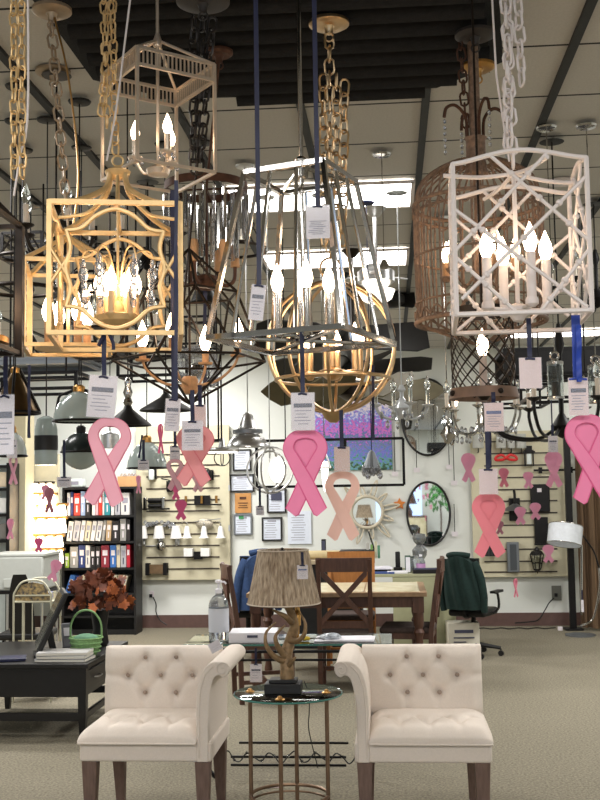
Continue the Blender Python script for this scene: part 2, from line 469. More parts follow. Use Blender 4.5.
for q_,r_ in ((sh1[2],.117),(sh0[2],.168)): obj('shade_trim', MB().ring((0,0,q_), r_, .003, 48), mat('shade_trim_cream', (214,200,182), .7), t)
obj('finial', MB().lathe([(.014,0),(.014,.004),(.005,.008),(.008,.014),(.001,.018)], 12, (-.004, 0, sh1[2]-.006)).bar((-.11,0,sh1[2]-.006),(.11,0,sh1[2]-.006),.0018), BLACKM, t)
obj('power_cord', MB().tube(spline([L(303,684,.07),L(307,700,.12),L(306,720,.2),L(304,745,.3),L(312,790,.4)],6), .0025, 6), BLACKP, t)
# ---------------------------------------------------------------- glass console behind the chairs
CY = 6.35; ctz = .75
t = thing('console_table', 'long glass topped console table with black iron scroll frame behind the cream chairs', 'table', (W(288,640,CY).x, CY, 0))
xa = W(190,640,CY).x-W(288,640,CY).x; xb = W(392,640,CY).x-W(288,640,CY).x
obj('glass_top', MB().box(((xa+xb)/2,0,ctz-.006),(xb-xa,.42,.012)), TGL, t, bevel=.002)
obj('glass_rim', MB().box(((xa+xb)/2,-.2112,ctz-.006),(xb-xa,.002,.011)), EDG, t, smooth=False)
fr = MB()
for z in (.70, .655): 
    for y in (-.17, .17): fr.bar((xa+.05,y,z),(xb-.05,y,z),.007)
for x in (xa+.05, 0, xb-.05): fr.bar((x,-.17,.70),(x,.17,.70),.006); fr.bar((x,-.17,.655),(x,.17,.655),.006)
obj('frame', fr, BLACKM, t, smooth=False)
for x in (xa+.13, xb-.14):
    for y in (-.17,.17):
        sgn = 1 if x > 0 else -1
        obj('leg', MB().tube(spline([(x-sgn*.1,y,.70),(x-sgn*.02,y,.55),(x+sgn*.03,y,.38),(x+sgn*.035,y,.2),(x+sgn*.02,y,.09),(x-sgn*.03,y,.02),(x-sgn*.03,y,.006)],6), .011, 8), BLACKM, t)
for y_,z_ in ((-.17,.12),(-.17,.075),(.17,.12)): obj('lower_rail', MB().bar((xa+.26,y_,z_),(xb-.27,y_,z_),.007), BLACKM, t, smooth=False)
PAP = mat('white_paper', (232,230,236), .7, 0, var=.03)
def flat(name, label, cat, px, py, Y, dims, rz, m, z=None, group=None, n=1, m2=None):
    c = W(px, py, Y); z = c.z if z is None else z
    t = thing(name, label, cat, (c.x, Y, z), rz, group)
    obj('cover', MB().box((0,0,dims[2]/2),dims), m, t, bevel=.001)
    return t
t = flat('document_box', 'shallow white box with dark label slot on the console table', 'box', 254, 636, 6.3, (.27,.24,.055), .05, PAP, ctz+.001)
obj('label_slot', MB().box((0,-.1215,.036),(.06,.003,.014)), INK, t, smooth=False)
t = flat('paper_sheet', 'flat white papers on the right half of the console table', 'paper', 345, 637, 6.3, (.34,.22,.008), -.03, PAP, ctz+.001)
obj('top_sheet', MB().box((.02,-.01,.010),(.28,.2,.002),rz=.1), PAP, t, smooth=False)
t = thing('screwdriver', 'yellow handled tool on the console table behind the antler lamp', 'tool', (W(303,637,6.25).x, 6.25, ctz+.014), .2)
obj('handle', MB().tube([(-.05,0,0),(-.02,0,0),(.03,0,0),(.04,0,0)],[.011,.013,.012,.008],10), mat('yellow_plastic',(210,180,60),.4), t)
obj('shaft', MB().tube([(.04,0,0),(.13,0,0)],.004,8), CHROME, t)
t = thing('plastic_bag', 'crumpled clear plastic bag on the console table', 'bag', (W(331,637,6.25).x, 6.25, ctz+.001))
mb = MB(); random.seed(3)
mb.sph((0,0,.02),(.06,.04,.02),16,10); mb.v = [p+V(random.uniform(-.008,.008),random.uniform(-.008,.008),random.uniform(-.004,.008)) for p in mb.v]
obj('film', mb, mat('clear_film',(215,222,230),.25,0,trans=.3), t)
# sanitiser bottle
t = thing('sanitizer_bottle', 'large clear pump bottle of hand sanitizer on the left end of the console', 'bottle', (W(219,640,6.3).x, 6.3, ctz+.001))
CLR = mat('clear_bottle_plastic',(225,232,240),.06,0,trans=.8,ior=1.4)
obj('body', MB().lathe([(.001,0),(.054,0),(.058,.006),(.058,.20),(.054,.225),(.034,.25),(.018,.262),(.018,.27),(.001,.27)],28), CLR, t)
obj('label', MB().lathe([(.0590,.05),(.0595,.05),(.0595,.185),(.0590,.185),(.0590,.05)],28), mat('frosted_label',(205,208,216),.5), t)
obj('pump', MB().lathe([(.02,.27),(.02,.292),(.012,.296),(.006,.30),(.006,.325),(.02,.33),(.02,.342),(.008,.348),(.001,.348)],18).tube([(0,0,.336),(.035,0,.334),(.045,0,.322)],.006,8), PAP, t)
# ---------------------------------------------------------------- black low table at the left
BT = mat('black_lacquer_wood', (22,20,20), .38, 0, var=.2)
Xr = -2.02; Y0, Y1 = 7.1, 8.17; Xl = -2.95; Hh = .495
t = thing('coffee_table', 'black wooden table with drawer and low stretchers at the left edge', 'table', ((Xl+Xr)/2, (Y0+Y1)/2, 0))
hx, hy = (Xr-Xl)/2, (Y1-Y0)/2
obj('table_top', MB().box((0,0,Hh-.015),(2*hx+.03,2*hy+.03,.03)), BT, t, bevel=.004)
obj('apron', MB().box((0,0,Hh-.125),(2*hx-.03,2*hy-.03,.19)), BT, t, bevel=.002)
for sx in (-1,1):
    for sy in (-1,1):
        x, y = sx*(hx-.03), sy*(hy-.03)
        obj('leg', MB().tube([(x,y,Hh-.03),(x,y,.15),(x,y,0)],[.042,.036,.024],4), BT, t, smooth=False)
s_ = MB().box((0,-hy+.03,.145),(2*hx-.06,.035,.05)).box((0,hy-.03,.145),(2*hx-.06,.035,.05)).box((hx-.03,0,.145),(.03,2*hy-.08,.04)).box((-hx+.03,0,.145),(.03,2*hy-.08,.04))
obj('stretcher', s_, BT, t, bevel=.002)
for k, yy in enumerate((-.26,.26)):
    d = obj('drawer', MB().box((hx-.012,yy,Hh-.12),(.016,.44,.13)), BT, t, bevel=.003)
    obj('handle', MB().tube([(hx-.004,yy-.06,Hh-.12),(hx+.02,yy-.05,Hh-.12),(hx+.02,yy+.05,Hh-.12),(hx-.004,yy+.06,Hh-.12)],.005,8), BRUSH, d)
# screen leaning back, seen from behind
sc = W(45, 650, 7.35)
t = thing('touchscreen_terminal', 'black tilted screen terminal seen from behind on the black table', 'screen', (sc.x-.02, 7.45, Hh+.001), math.radians(-70))
M_ = Matrix.Rotation(math.radians(-25), 3, 'X')
obj('screen_housing', MB().box((0,.03,.245),(.46,.035,.44),M=M_), BLACKP, t, bevel=.012)
obj('screen', MB().box((0,.010,.247),(.42,.004,.40),M=M_), mat('dark_screen_glass',(40,44,46),.12), t, smooth=False)
obj('stand', MB().box((0,.02,.012),(.24,.22,.024)).box((0,.03,.10),(.09,.045,.18),M=Matrix.Rotation(.2,3,'X')), BLACKP, t, bevel=.006)
t = thing('card_terminal', 'small grey card terminal standing between the screen and green basket', 'card terminal', (W(67,641,7.8).x, 7.8, Hh+.001), .5)
obj('body', MB().box((0,0,.09),(.075,.03,.18),M=Matrix.Rotation(-.35,3,'X')), mat('grey_plastic',(96,98,104),.4), t, bevel=.008)
obj('screen', MB().box((0,-.018,.12),(.055,.004,.06),M=Matrix.Rotation(-.35,3,'X')), PAP, t, smooth=False)
z = Hh+.001
for k, (nm, cl, w_) in enumerate((('bottom grey catalogue of the stack on the black table',(150,148,146),.35),('white catalogue lying in the middle of the stack on the black table',(205,203,200),.33),('top pale grey catalogue of the stack on the black table',(176,174,172),.34))):
    t = flat('catalogue', nm, 'catalogue', 65, 650, 7.25, (w_,.22,.02), .06*k-.05, mat('cat%d'%k, cl, .5), z, 'catalogues stacked on the black table'); z += .0215
    obj('pages', MB().box((.004,-.001,.010),(w_-.004,.222,.013)), mat('page_edge',(222,218,208),.8), t, smooth=False)
t = thing('tablet_case', 'dark blue folder lying flat at the left end of the black table', 'folder', (W(8,655,7.25).x, 7.25, Hh+.001), .3)
obj('cover', MB().box((0,0,.01),(.24,.17,.02)), NAVY, t, bevel=.004)
# green basket
GR = mat('green_wicker', (130,168,112), .7, 0, var=.2, scale=60, bump=.6, bscale=70)
t = thing('wicker_basket', 'small green wicker basket with tall hoop handle on the black table', 'basket', (W(86,651,7.45).x, 7.45, Hh+.001))
bk = MB().shell([(.07,.0),(.085,.03),(.105,.09),(.112,.125)], .006, 26)
bk.lathe([(.001,.001),(.07,.001),(.07,.006),(.001,.006)], 24)
obj('bowl', bk, GR, t)
for z in (.03,.06,.09,.122): obj('woven_band', MB().ring((0,0,z), .088+z*.21, .006, 30), GR, t)
obj('handle', MB().tube(spline([(-.11,0,.12),(-.105,0,.22),(-.06,0,.29),(0,0,.31),(.06,0,.29),(.105,0,.22),(.11,0,.12)],6), .007, 8), GR, t)
obj('cloth', MB().sph((0,0,.11),(.09,.08,.04),16,10), mat('green_cloth',(96,140,110),.8,var=.2), t)
# vase of autumn leaves
t = thing('leaf_vase', 'dark vase of rust coloured autumn leaves on the back of the black table', 'vase', (W(100,645,7.95).x, 7.95, Hh+.001))
obj('vase', MB().lathe([(.001,0),(.055,0),(.065,.02),(.05,.12),(.065,.24),(.075,.26),(.06,.25),(.001,.2)],22), BLACKP, t)
LEAF = mat('autumn_leaf', (128,66,38), .7, 0, rgb2=(76,38,26), scale=18)
LEAFB = mat('autumn_leaf_orange', (186,104,52), .7, 0, rgb2=(140,70,36), scale=18)
def leafshape(M, sz):
    out = []
    for k in range(22):
        a = 2*PI*k/22; r = sz*(.55+.45*abs(math.cos(2.5*(a-PI/2)))**.7) * (1 if k % 2 else .8)
        out.append(V(r*math.cos(a), 0, r*math.sin(a)))
    return [M@p for p in out]
random.seed(11)
for i in range(96):
    a = random.uniform(0, 2*PI); el = random.uniform(-.25, 1.45); R = .24*random.uniform(.55, 1)
    p = V(math.cos(a)*math.cos(el)*R*1.05, math.sin(a)*math.cos(el)*R*.8, .33+math.sin(el)*R*.85)
    M = Matrix.Rotation(random.uniform(-1,1),3,'Z')@Matrix.Rotation(random.uniform(-.8,.8),3,'X')@Matrix.Rotation(random.uniform(0,6.28),3,'Y')
    mb = MB(); q = [v+p for v in leafshape(M, random.uniform(.035,.065))]; mb.prism(q, M@V(0,.0015,0))
    obj('leaf', mb, LEAFB if i % 5 == 0 else LEAF, t, smooth=False)
for i in range(9):
    a = i*.7; obj('stem', MB().tube([(0,0,.2),(math.cos(a)*.06,math.sin(a)*.05,.32),(math.cos(a)*.13,math.sin(a)*.1,.45)],.003,5), RUST, t)
# ---------------------------------------------------------------- dining set
DW = mat('dark_stained_wood', (82,54,42), .45, 0, var=.25, scale=10, stretch=(5,5,1))
DW2 = mat('honey_oak', (160,104,52), .5, 0, var=.15, scale=10, stretch=(5,5,1))
STONE = mat('pale_stone_top', (224,216,186), .25, 0, rgb2=(196,186,150), scale=7)
SEATF = mat('brown_seat_fabric', (72,60,56), .9, 0, var=.15, scale=40)
x0 = W(246,595,8.8).x; x1 = W(427,595,8.8).x; xm = (x0+x1)/2
TH = 1.6-100*8.8/F
t = thing('dining_table', 'dining table with pale stone inlaid top and turned dark wooden legs', 'table', (xm, 9.3, 0))
obj('table_top', MB().box((0,0,TH-.018),(x1-x0,1.0,.036)), mat('table_edge_wood',(150,122,92),.5,var=.2), t, bevel=.004)
for i in range(3): obj('stone_inlay', MB().box(((i-1)*(x1-x0-.1)/3,0,TH+.001),((x1-x0-.1)/3-.012,.9,.003)), STONE, t, smooth=False)
obj('apron', MB().box((0,-.44,TH-.08),(x1-x0-.1,.025,.09)).box((0,.44,TH-.08),(x1-x0-.1,.025,.09)).box((x0-xm+.06,0,TH-.08),(.025,.88,.09)).box((x1-xm-.06,0,TH-.08),(.025,.88,.09)), DW, t, smooth=False)
for sx in (x0-xm+.07, x1-xm-.07):
    for sy in (-.43,.43):
        obj('leg', MB().box((sx,sy,TH-.10),(.09,.09,.13)).lathe([(.03,0),(.036,.04),(.026,.10),(.045,.16),(.042,.3),(.03,.42),(.045,.46),(.03,.49),(.042,.53),(.042,TH-.15)],18,(sx,sy,0)), DW, t)
def xchair(label, loc, rz, wood, group='dining chairs at the stone topped table', xback=True, tall=1.0):
    t = thing('dining_chair', label, 'chair', loc, rz, group)
    H = tall
    for sx in (-1,1):
        obj('back_post', MB().tube([(sx*.205,-.19,0),(sx*.205,-.20,.45),(sx*.205,-.24,.75),(sx*.205,-.285,H)],[.026,.027,.026,.022],4), wood, t, smooth=False)
        obj('leg', MB().tube([(sx*.20,.20,.44),(sx*.20,.20,0)],[.028,.022],4), wood, t, smooth=False)
    obj('top_rail', MB().slab(10,2,lambda u,v:(-.225+.45*u,-.295-.025*math.sin(PI*u)+.01,H-.10+v*.11),lambda u,v:(-.225+.45*u,-.27-.025*math.sin(PI*u)+.01,H-.10+v*.11)), wood, t)
    if xback:
        xb_ = MB()
        for s in (-1,1):
            xb_.slab(8,1,lambda u,v:(s*(-.185+.37*u),-.285+.05*(1-u)-.01,.56+u*(H-.66)-.03+v*.06),lambda u,v:(s*(-.185+.37*u),-.265+.05*(1-u)-.01,.56+u*(H-.66)-.03+v*.06))
        obj('cross_slat', xb_, wood, t)
    else:
        for k in range(1): obj('back_panel', MB().box((0,-.262,H-.2),(.38,.016,.2)), wood, t, smooth=False)
    obj('lower_rail', MB().box((0,-.215,.535),(.39,.022,.055)), wood, t, smooth=False)
    obj('seat_frame', MB().box((0,0,.42),(.42,.42,.05)), wood, t, smooth=False)
    obj('seat', MB().box((0,0,.465),(.44,.44,.05)), SEATF, t, bevel=.02)
    obj('stretcher', MB().box((-.2,0,.16),(.02,.38,.03)).box((.2,0,.16),(.02,.38,.03)).box((0,0,.16),(.4,.02,.03)), wood, t, smooth=False)
    return t
c = W(343,590,8.5)
xchair('dark wooden dining chair with crossed back slats, its back to the viewer', (c.x, 8.98, 0), 0, DW, tall=1.06)
xchair('dark wooden dining chair seen from the side at the right end of the table', (W(408,600,9.1).x, 9.15, 0), math.radians(84), DW, tall=1.03)
xchair('dark wooden dining chair turned at an angle left of the antler lamp', (W(262,600,8.6).x, 8.55, 0), math.radians(-74), DW, tall=1.04)
xchair('honey oak chair on the far side of the dining table', (W(350,575,10.0).x, 10.05, 0), PI, DW2, xback=False, tall=1.02)
# ---------------------------------------------------------------- desk with sage end panel
SAGE = mat('sage_green_laminate', (170,170,136), .5, 0, var=.04)
DY = 10.9
xa = W(366,575,DY).x; xb = W(413,575,DY).x; xc_ = W(455,575,DY).x; dz = W(420,574,DY).z
t = thing('office_desk', 'office desk with a large sage green end panel under the round mirrors', 'desk', ((xa+xc_)/2, DY+.45, 0))
cx_ = (xa+xc_)/2
obj('desk_top', MB().box((0,.0,dz-.014),(xc_-xa,.9,.028)), SAGE, t, bevel=.003)
obj('end_panel', MB().box(((W(393,600,DY).x+xc_)/2-cx_,-.43,dz/2-.015),(xc_-W(393,600,DY).x,.03,dz-.03)), SAGE, t, bevel=.003)
obj('side_panel', MB().box((xc_-cx_-.015,0,dz/2-.015),(.03,.84,dz-.03)).box((xa-cx_+.02,0,dz/2-.015),(.04,.84,dz-.03)), SAGE, t, smooth=False)
# desk clutter
DK = dz+.001
def onDesk(name, label, cat, px, Y, build):
    t = thing(name, label, cat, (W(px,570,Y).x, Y, DK)); build(t); return t
onDesk('paper_tray', 'low black tray of papers on the left end of the office desk', 'tray', 378, 11.15, lambda t: (obj('tray', MB().box((0,0,.02),(.26,.3,.04)), BLACKP, t, bevel=.004), obj('paper', MB().box((.01,-.02,.05),(.24,.28,.018),rz=.15), PAP, t, smooth=False)))
onDesk('desk_phone', 'black cordless telephone standing upright on the office desk', 'telephone', 398, 11.3, lambda t: (obj('cradle', MB().box((0,0,.02),(.09,.1,.04)), BLACKP, t, bevel=.008), obj('handset', MB().box((0,.01,.11),(.05,.03,.18)), BLACKP, t, bevel=.01)))
onDesk('binder', 'dark green binder standing on the office desk', 'binder', 408, 11.2, lambda t: (obj('cover', MB().box((0,0,.08),(.06,.22,.16)), mat('dark_green',(52,84,70),.5), t, bevel=.003), obj('pages', MB().box((0,-.006,.08),(.045,.216,.15)), PAP, t, smooth=False)))
onDesk('document_box', 'white folded papers lying at the front edge of the office desk', 'paper', 397, 11.0, lambda t: (obj('sheet', MB().box((0,0,.012),(.2,.12,.024),rz=.1), PAP, t, bevel=.003),))
onDesk('folder', 'blue and white folders piled on the office desk beside the tray', 'folder', 384, 11.0, lambda t: (obj('cover', MB().box((0,0,.01),(.22,.13,.02),rz=-.1), mat('blue_folder',(70,90,150),.5), t, bevel=.002),))
onDesk('soap_bottle', 'small lilac labelled bottle on the office desk under the oval mirror', 'bottle', 421, 11.1, lambda t: (obj('body', MB().lathe([(.001,0),(.04,0),(.045,.02),(.045,.10),(.03,.14),(.015,.15),(.015,.16),(.001,.16)],18), CLR, t), obj('label', MB().lathe([(.0455,.03),(.0465,.03),(.0465,.09),(.0455,.09),(.0455,.03)],18), mat('lilac_label',(198,150,196),.5), t), obj('cap', MB().lathe([(.016,.16),(.016,.18),(.001,.18)],12), PAP, t)))
onDesk('glass_jar', 'clear glass jar on the right of the desk telephone', 'jar', 415, 11.35, lambda t: (obj('jar_body', MB().lathe([(.001,0),(.04,0),(.045,.01),(.045,.12),(.04,.13),(.001,.13)],18), CLR, t), obj('lid', MB().lathe([(.042,.13),(.042,.15),(.001,.15)],18), BRUSH, t)))
onDesk('gourd_vase', 'clear glass gourd shaped lamp base on the desk in front of the oval mirror', 'vase', 420, 11.5, lambda t: (obj('vase_body', MB().lathe([(.001,0),(.05,0),(.055,.03),(.03,.08),(.075,.15),(.08,.2),(.03,.26),(.06,.29),(.075,.33),(.06,.37),(.001,.38)],24), mat('smoky_glass',(150,152,152),.05,0,trans=.6), t),))
onDesk('keyboard', 'black keyboard on the right end of the office desk', 'keyboard', 434, 11.0, lambda t: (obj('case', MB().box((0,0,.02),(.42,.16,.04)), BLACKP, t, bevel=.005), obj('key_block', MB().box((0,-.01,.044),(.39,.12,.01)), INK, t, smooth=False)))
# second dark desk behind the dining table
D2 = 11.2; xa = W(286,575,D2).x; xb = W(364,575,D2).x; z2 = W(340,560,D2).z
t = thing('reception_desk', 'dark wooden desk against the back wall behind the honey oak chair', 'desk', ((xa+xb)/2, D2+.35, 0))
obj('desk_top', MB().box((0,0,z2-.02),(xb-xa,.8,.04)), mat('pale_desk_laminate',(172,156,128),.5,var=.05), t, bevel=.003)
obj('cabinet', MB().box((0,0,(z2-.04)/2),(xb-xa-.06,.7,z2-.045)), BLACKP, t, smooth=False)
def on2(name, label, cat, px, Y, build, dz_=0): t = thing(name, label, cat, (W(px,560,Y).x, Y, z2+.001+dz_)); build(t)
on2('paper_roll', 'rolled kraft paper lying on the dark desk', 'paper roll', 325, 11.35, lambda t: obj('roll', MB().tube([(-.18,0,.045),(.18,0,.045)],.045,14), mat('kraft_paper',(196,178,136),.8,var=.1), t))
on2('printer', 'low black printer on the dark desk under the pale cut-out ribbon', 'printer', 357, 11.4, lambda t: (obj('case', MB().box((0,0,.045),(.36,.3,.09)), BLACKP, t, bevel=.012), obj('paper_feed', MB().box((.16,.1,.16),(.012,.2,.24),M=Matrix.Rotation(-.3,3,'Y')), BLACKP, t, smooth=False)))
on2('speaker', 'small tall black speaker standing on the left of the dark desk', 'speaker', 324, 11.5, lambda t: (obj('case', MB().box((0,0,.1),(.045,.1,.2)), BLACKP, t, bevel=.004), obj('grille', MB().box((0,-.051,.1),(.035,.003,.17)), INK, t, smooth=False)))
for k, (px, cl, hh, nm) in enumerate(((368,(190,186,178),.16,'pale grey'),(372,(120,160,90),.14,'green'),(376,(206,200,170),.17,'cream'),(379,(90,140,110),.13,'dark green'))):
    on2('booklet', nm+' booklet standing on the dark desk below the sunburst mirror', 'booklet', px, 11.45, lambda t: (obj('cover', MB().box((0,0,hh/2),(.026,.14,hh)), mat('bk%d'%k,cl,.6), t, bevel=.002),))
# ---------------------------------------------------------------- office chairs with clothes
def office_chair(label, px, Y, rz, jacket, jl, jname, sc=1.0):
    c = W(px, 600, Y)
    t = thing('office_chair', label, 'chair', (c.x, Y, 0), rz)
    t.scale = (sc,sc,sc)
    for k in range(5):
        a = k*2*PI/5+.3; x, y = math.cos(a)*.28, math.sin(a)*.28
        b = obj('base_arm', MB().tube([(0,0,.13),(x,y,.085)],[.028,.018],8), BLACKP, t)
        obj('caster', MB().lathe([(.001,-.012),(.03,-.012),(.03,.012),(.001,.012)],14,(x,y,.031),M=Matrix.Rotation(PI/2,3,'X')).tube([(x,y,.03),(x,y,.08)],.008,6), BLACKP, b)
    obj('gas_lift', MB().tube([(0,0,.1),(0,0,.43)],.025,12), BLACKM, t)
    obj('seat', MB().box((0,0,.47),(.42,.42,.08)), BLACKP, t, bevel=.03)
    obj('back_bar', MB().tube(spline([(0,-.1,.43),(0,-.27,.45),(0,-.29,.6)],5),.02,8), BLACKM, t)
    obj('backrest', MB().slab(14,14,lambda u,v:((u-.5)*(.44-.12*abs(v-.5)**2),-.27-.03*math.cos((u-.5)*PI)-.08*v,.55+v*.50),lambda u,v:((u-.5)*(.40-.12*abs(v-.5)**2),-.20-.03*math.cos((u-.5)*PI)-.08*v,.56+v*.48)), BLACKP, t)
    for s in (-1,1): obj('armrest', MB().tube(spline([(s*.22,.0,.46),(s*.28,.02,.52),(s*.28,.0,.66),(s*.27,-.05,.68)],4),.014,8).box((s*.27,.0,.69),(.06,.26,.025)), BLACKP, t)
    j = thing(jname, jl, 'jacket', (c.x, Y, 0), rz)
    j.scale = (sc,sc,sc)
    random.seed(5)
    def jf(off):
        def g(u, v):
            a = (u-.5)*2
            x = a*(.185+.045*(1-v)); z = .52+v*.56-.11*abs(a)**2.6*v
            y = -.30-.10*v+.10*abs(a)**2.5 + off*(1-.1*math.cos(v*9)) + .012*math.sin(u*23+v*4) - (.03 if off < 0 else 0)
            return (x, y, z)
        return g
    obj('body', MB().slab(40,16,jf(-.045),jf(.03)), jacket, j)
    obj('front_flap', MB().slab(20,12,lambda u,v:((u-.5)*.32,-.30+.02*math.sin(u*20)-.07*v+.14*v*.3+.12*(1-v)*0+.10,1.05-.35*(1-v)),lambda u,v:((u-.5)*.32,-.27-.07*v+.04*v+.10,1.05-.35*(1-v))), jacket, j)
    for s in (-1,1): obj('sleeve', MB().tube(spline([(s*.15,-.36,1.02),(s*.215,-.33,.85),(s*.235,-.30,.66),(s*.225,-.27,.50)],5),[.045,.05,.05,.048,.046,.044,.042,.04,.04,.04,.04,.038,.036,.036,.036,.035],10), jacket, j)
    obj('collar', MB().tube(spline([(-.12,-.38,1.085),(-.05,-.42,1.10),(.05,-.42,1.10),(.12,-.38,1.085)],4),.028,8), jacket, j)
GJ = mat('dark_green_fleece', (20,42,38), .9, 0, var=.2, scale=30)
BJ = mat('denim_blue', (44,66,104), .85, 0, var=.25, scale=30)
office_chair('black swivel chair under a dark green jacket beside the sage desk', 473, 10.7, math.radians(-25), GJ, 'dark green jacket hung over the swivel chair beside the sage desk', 'fleece_jacket', .9)
office_chair('black swivel chair under a blue denim jacket left of the antler lamp', 248, 10.6, math.radians(28), BJ, 'blue denim jacket hung over the swivel chair left of the antler lamp', 'denim_jacket', .95)
# cream box on the floor
c = W(465,640,10.4)
t = thing('floor_box', 'small cream box with printed side on the carpet beside the sage desk', 'box', (c.x, 10.75, 0), .05)
obj('box_body', MB().box((0,0,.16),(.3,.25,.32)), mat('cream_card',(206,200,184),.6,var=.04), t, bevel=.004)
obj('printed_lines', MB().box((0,-.128,.24),(.18,.004,.03)).box((0,-.128,.18),(.2,.004,.012)).box((-.04,-.128,.14),(.12,.004,.01)).box((.02,-.128,.1),(.16,.004,.012)).box((0,-.128,.06),(.2,.004,.01)), INK, t, smooth=False)
# ---------------------------------------------------------------- copier, chair and iron stand at the left edge
GP = mat('printer_grey', (170,172,166), .5, 0, var=.03)
c = W(24,600,9.6)
t = thing('copier', 'pale grey office printer on a thin legged stand at the left edge', 'printer', (c.x-.1, 9.9, 0))
w_ = .52
zb = 1.6-(584-488)*9.6/F; zt = 1.6-(549-488)*9.6/F
obj('case', MB().box((0,0,(zb+zt)/2),(w_,.5,zt-zb)), GP, t, bevel=.02)
obj('lid', MB().box((.0,0,zt+.008),(w_+.02,.5,.03)), GP, t, bevel=.008)
obj('paper_tray', MB().box((.05,-.255,zb+.07),(w_*.6,.02,.08)), GP, t, bevel=.004)
obj('stand_shelf', MB().box((0,0,zb-.015),(w_,.5,.028)), BLACKM, t, smooth=False)
for sx in (-1,1):
    for sy in (-1,1): obj('leg', MB().bar((sx*.24,sy*.22,zb-.03),(sx*.24,sy*.22,0),.011), BRUSH, t, smooth=False)
c = W(24,600,9.1)
t = thing('black_chair', 'black chair with tall rounded back in front of the grey printer', 'chair', (c.x, 9.2, 0), .1)
obj('backrest', MB().slab(12,12,lambda u,v:((u-.5)*.21*(1-.5*v**4),-.17-.14*v,.42+.53*v),lambda u,v:((u-.5)*.19*(1-.5*v**4),-.13-.14*v,.43+.51*v)), BLACKP, t)
obj('seat', MB().box((0,.03,.42),(.42,.42,.06)), BLACKP, t, bevel=.02)
for sx in (-1,1):
    for sy in (-1,1): obj('leg', MB().tube([(sx*.17,sy*.17+.03,.4),(sx*.19,sy*.19+.03,0)],.012,8), BLACKM, t)
WI = mat('cream_iron', (196,192,168), .6, 0, var=.1)
c = W(33,640,8.4)
t = thing('iron_plant_stand', 'cream iron stand with arched floral top panel beside the black table', 'stand', (c.x, 8.5, 0))
f_ = MB()
hw = .15; zt = W(33,594,8.4).z; za = W(33,580,8.4).z
for sx in (-1,1):
    for sy in (-1,1): f_.tube([(sx*hw,sy*.12,0),(sx*hw,sy*.12,zt)],.008,6)
for sy in (-1,1):
    f_.tube(spline([(-hw,sy*.12,zt),(-hw*.6,sy*.12,za-.02),(0,sy*.12,za),(hw*.6,sy*.12,za-.02),(hw,sy*.12,zt)],5),.008,6)
    for x in (-.08,0,.08): f_.tube([(x,sy*.12,.12),(x,sy*.12,zt-.06)],.004,5)
    for z in (.12,zt-.06,zt-.01): f_.tube([(-hw,sy*.12,z),(hw,sy*.12,z)],.006,6)
for z in (.12,zt-.06):
    for sx in (-1,1): f_.tube([(sx*hw,-.12,z),(sx*hw,.12,z)],.006,6)
    for y in (-.08,-.04,0,.04,.08): f_.tube([(-hw,y,z),(hw,y,z)],.003,5)
obj('frame', f_, WI, t)
pn = [V(-hw+.01,-.118,zt-.05),V(hw-.01,-.118,zt-.05),V(hw-.01,-.118,zt-.01),V(hw*.6,-.118,za-.035),V(0,-.118,za-.015),V(-hw*.6,-.118,za-.035),V(-hw+.01,-.118,zt-.01)]
obj('floral_panel', MB().prism(pn,(0,.006,0)), mat('floral_pattern',(60,62,70),.6,0,rgb2=(196,168,110),scale=45), t, smooth=False)
for k, (z, cl, nm) in enumerate(((.13,(176,178,190),'grey magazines on the lower shelf of the cream iron stand'),(zt-.052,(60,80,140),'blue book lying under the floral panel of the iron stand'))):
    q = thing('magazine', nm, 'magazine', (c.x, 8.5, z)); obj('cover', MB().box((0,0,.03),(.22,.17,.05),rz=.1), mat('mag%d'%k,cl,.6,rgb2=(210,206,200),scale=30), q, bevel=.003)
# ---------------------------------------------------------------- things on and along the back wall
PWd = BW/F
FRB = mat('black_frame', (28,26,26), .4, 0, var=.15)
def framed(name, label, cat, x0, y0, x1, y1, fm, pm, Y=None, group=None, bar=.018, lines=True, photo=None, inv=False):
    Y = BW-.02 if Y is None else Y
    a, b2 = W(x0, y1, Y), W(x1, y0, Y); w, h = b2.x-a.x, b2.z-a.z
    t = thing(name, label, cat, ((a.x+b2.x)/2, Y, (a.z+b2.z)/2), 0, group)
    f = MB().box((0,0,h/2-bar/2),(w,.03,bar)).box((0,0,-h/2+bar/2),(w,.03,bar)).box((w/2-bar/2,0,0),(bar,.03,h-2*bar)).box((-w/2+bar/2,0,0),(bar,.03,h-2*bar))
    if fm: obj('frame', f, fm, t, smooth=False)
    obj('sheet' if lines else 'panel', MB().box((0,.004,0),(w-2*bar*(1 if fm else 0),.012,h-2*bar*(1 if fm else 0))), pm, t, smooth=False)
    if lines:
        l = MB(); n = max(4, int(h/.035)); ww = w-2*bar
        for k in range(n):
            q = (.5 if k == 0 else .68-.12*((k*7) % 3)/2)*ww
            l.box((0 if k % 4 == 0 else -.02, -.003, (h/2-bar)*(1-2*(k+1)/(n+1))), (q, .003, .006 if k else .016))
        obj('printed_lines', l, INKG, t, smooth=False)
    return t
PAPB = mat('paper_bluish', (222,228,240), .6, 0, var=.02)
G_ = 'framed certificates on the back wall'
framed('certificate', 'top small framed certificate left of the hanging bells', 'certificate', 233, 449, 251, 471, FRB, PAPB, group=G_)
framed('certificate', 'wide framed certificate just above the wooden plaque', 'certificate', 230, 474, 254, 492, FRB, PAPB, group=G_)
t = framed('plaque', 'tan wooden plaque with dark engraving among the certificates', 'plaque', 235, 493, 251, 513, None, mat('plaque_wood',(196,140,80),.5,var=.1,scale=12), lines=False)
obj('engraving', MB().box((0,-.005,.06),(.08,.004,.03)).box((0,-.005,0),(.12,.004,.01)).box((0,-.005,-.03),(.1,.004,.008)).box((0,-.005,-.055),(.12,.004,.008)), RUST, t, smooth=False)
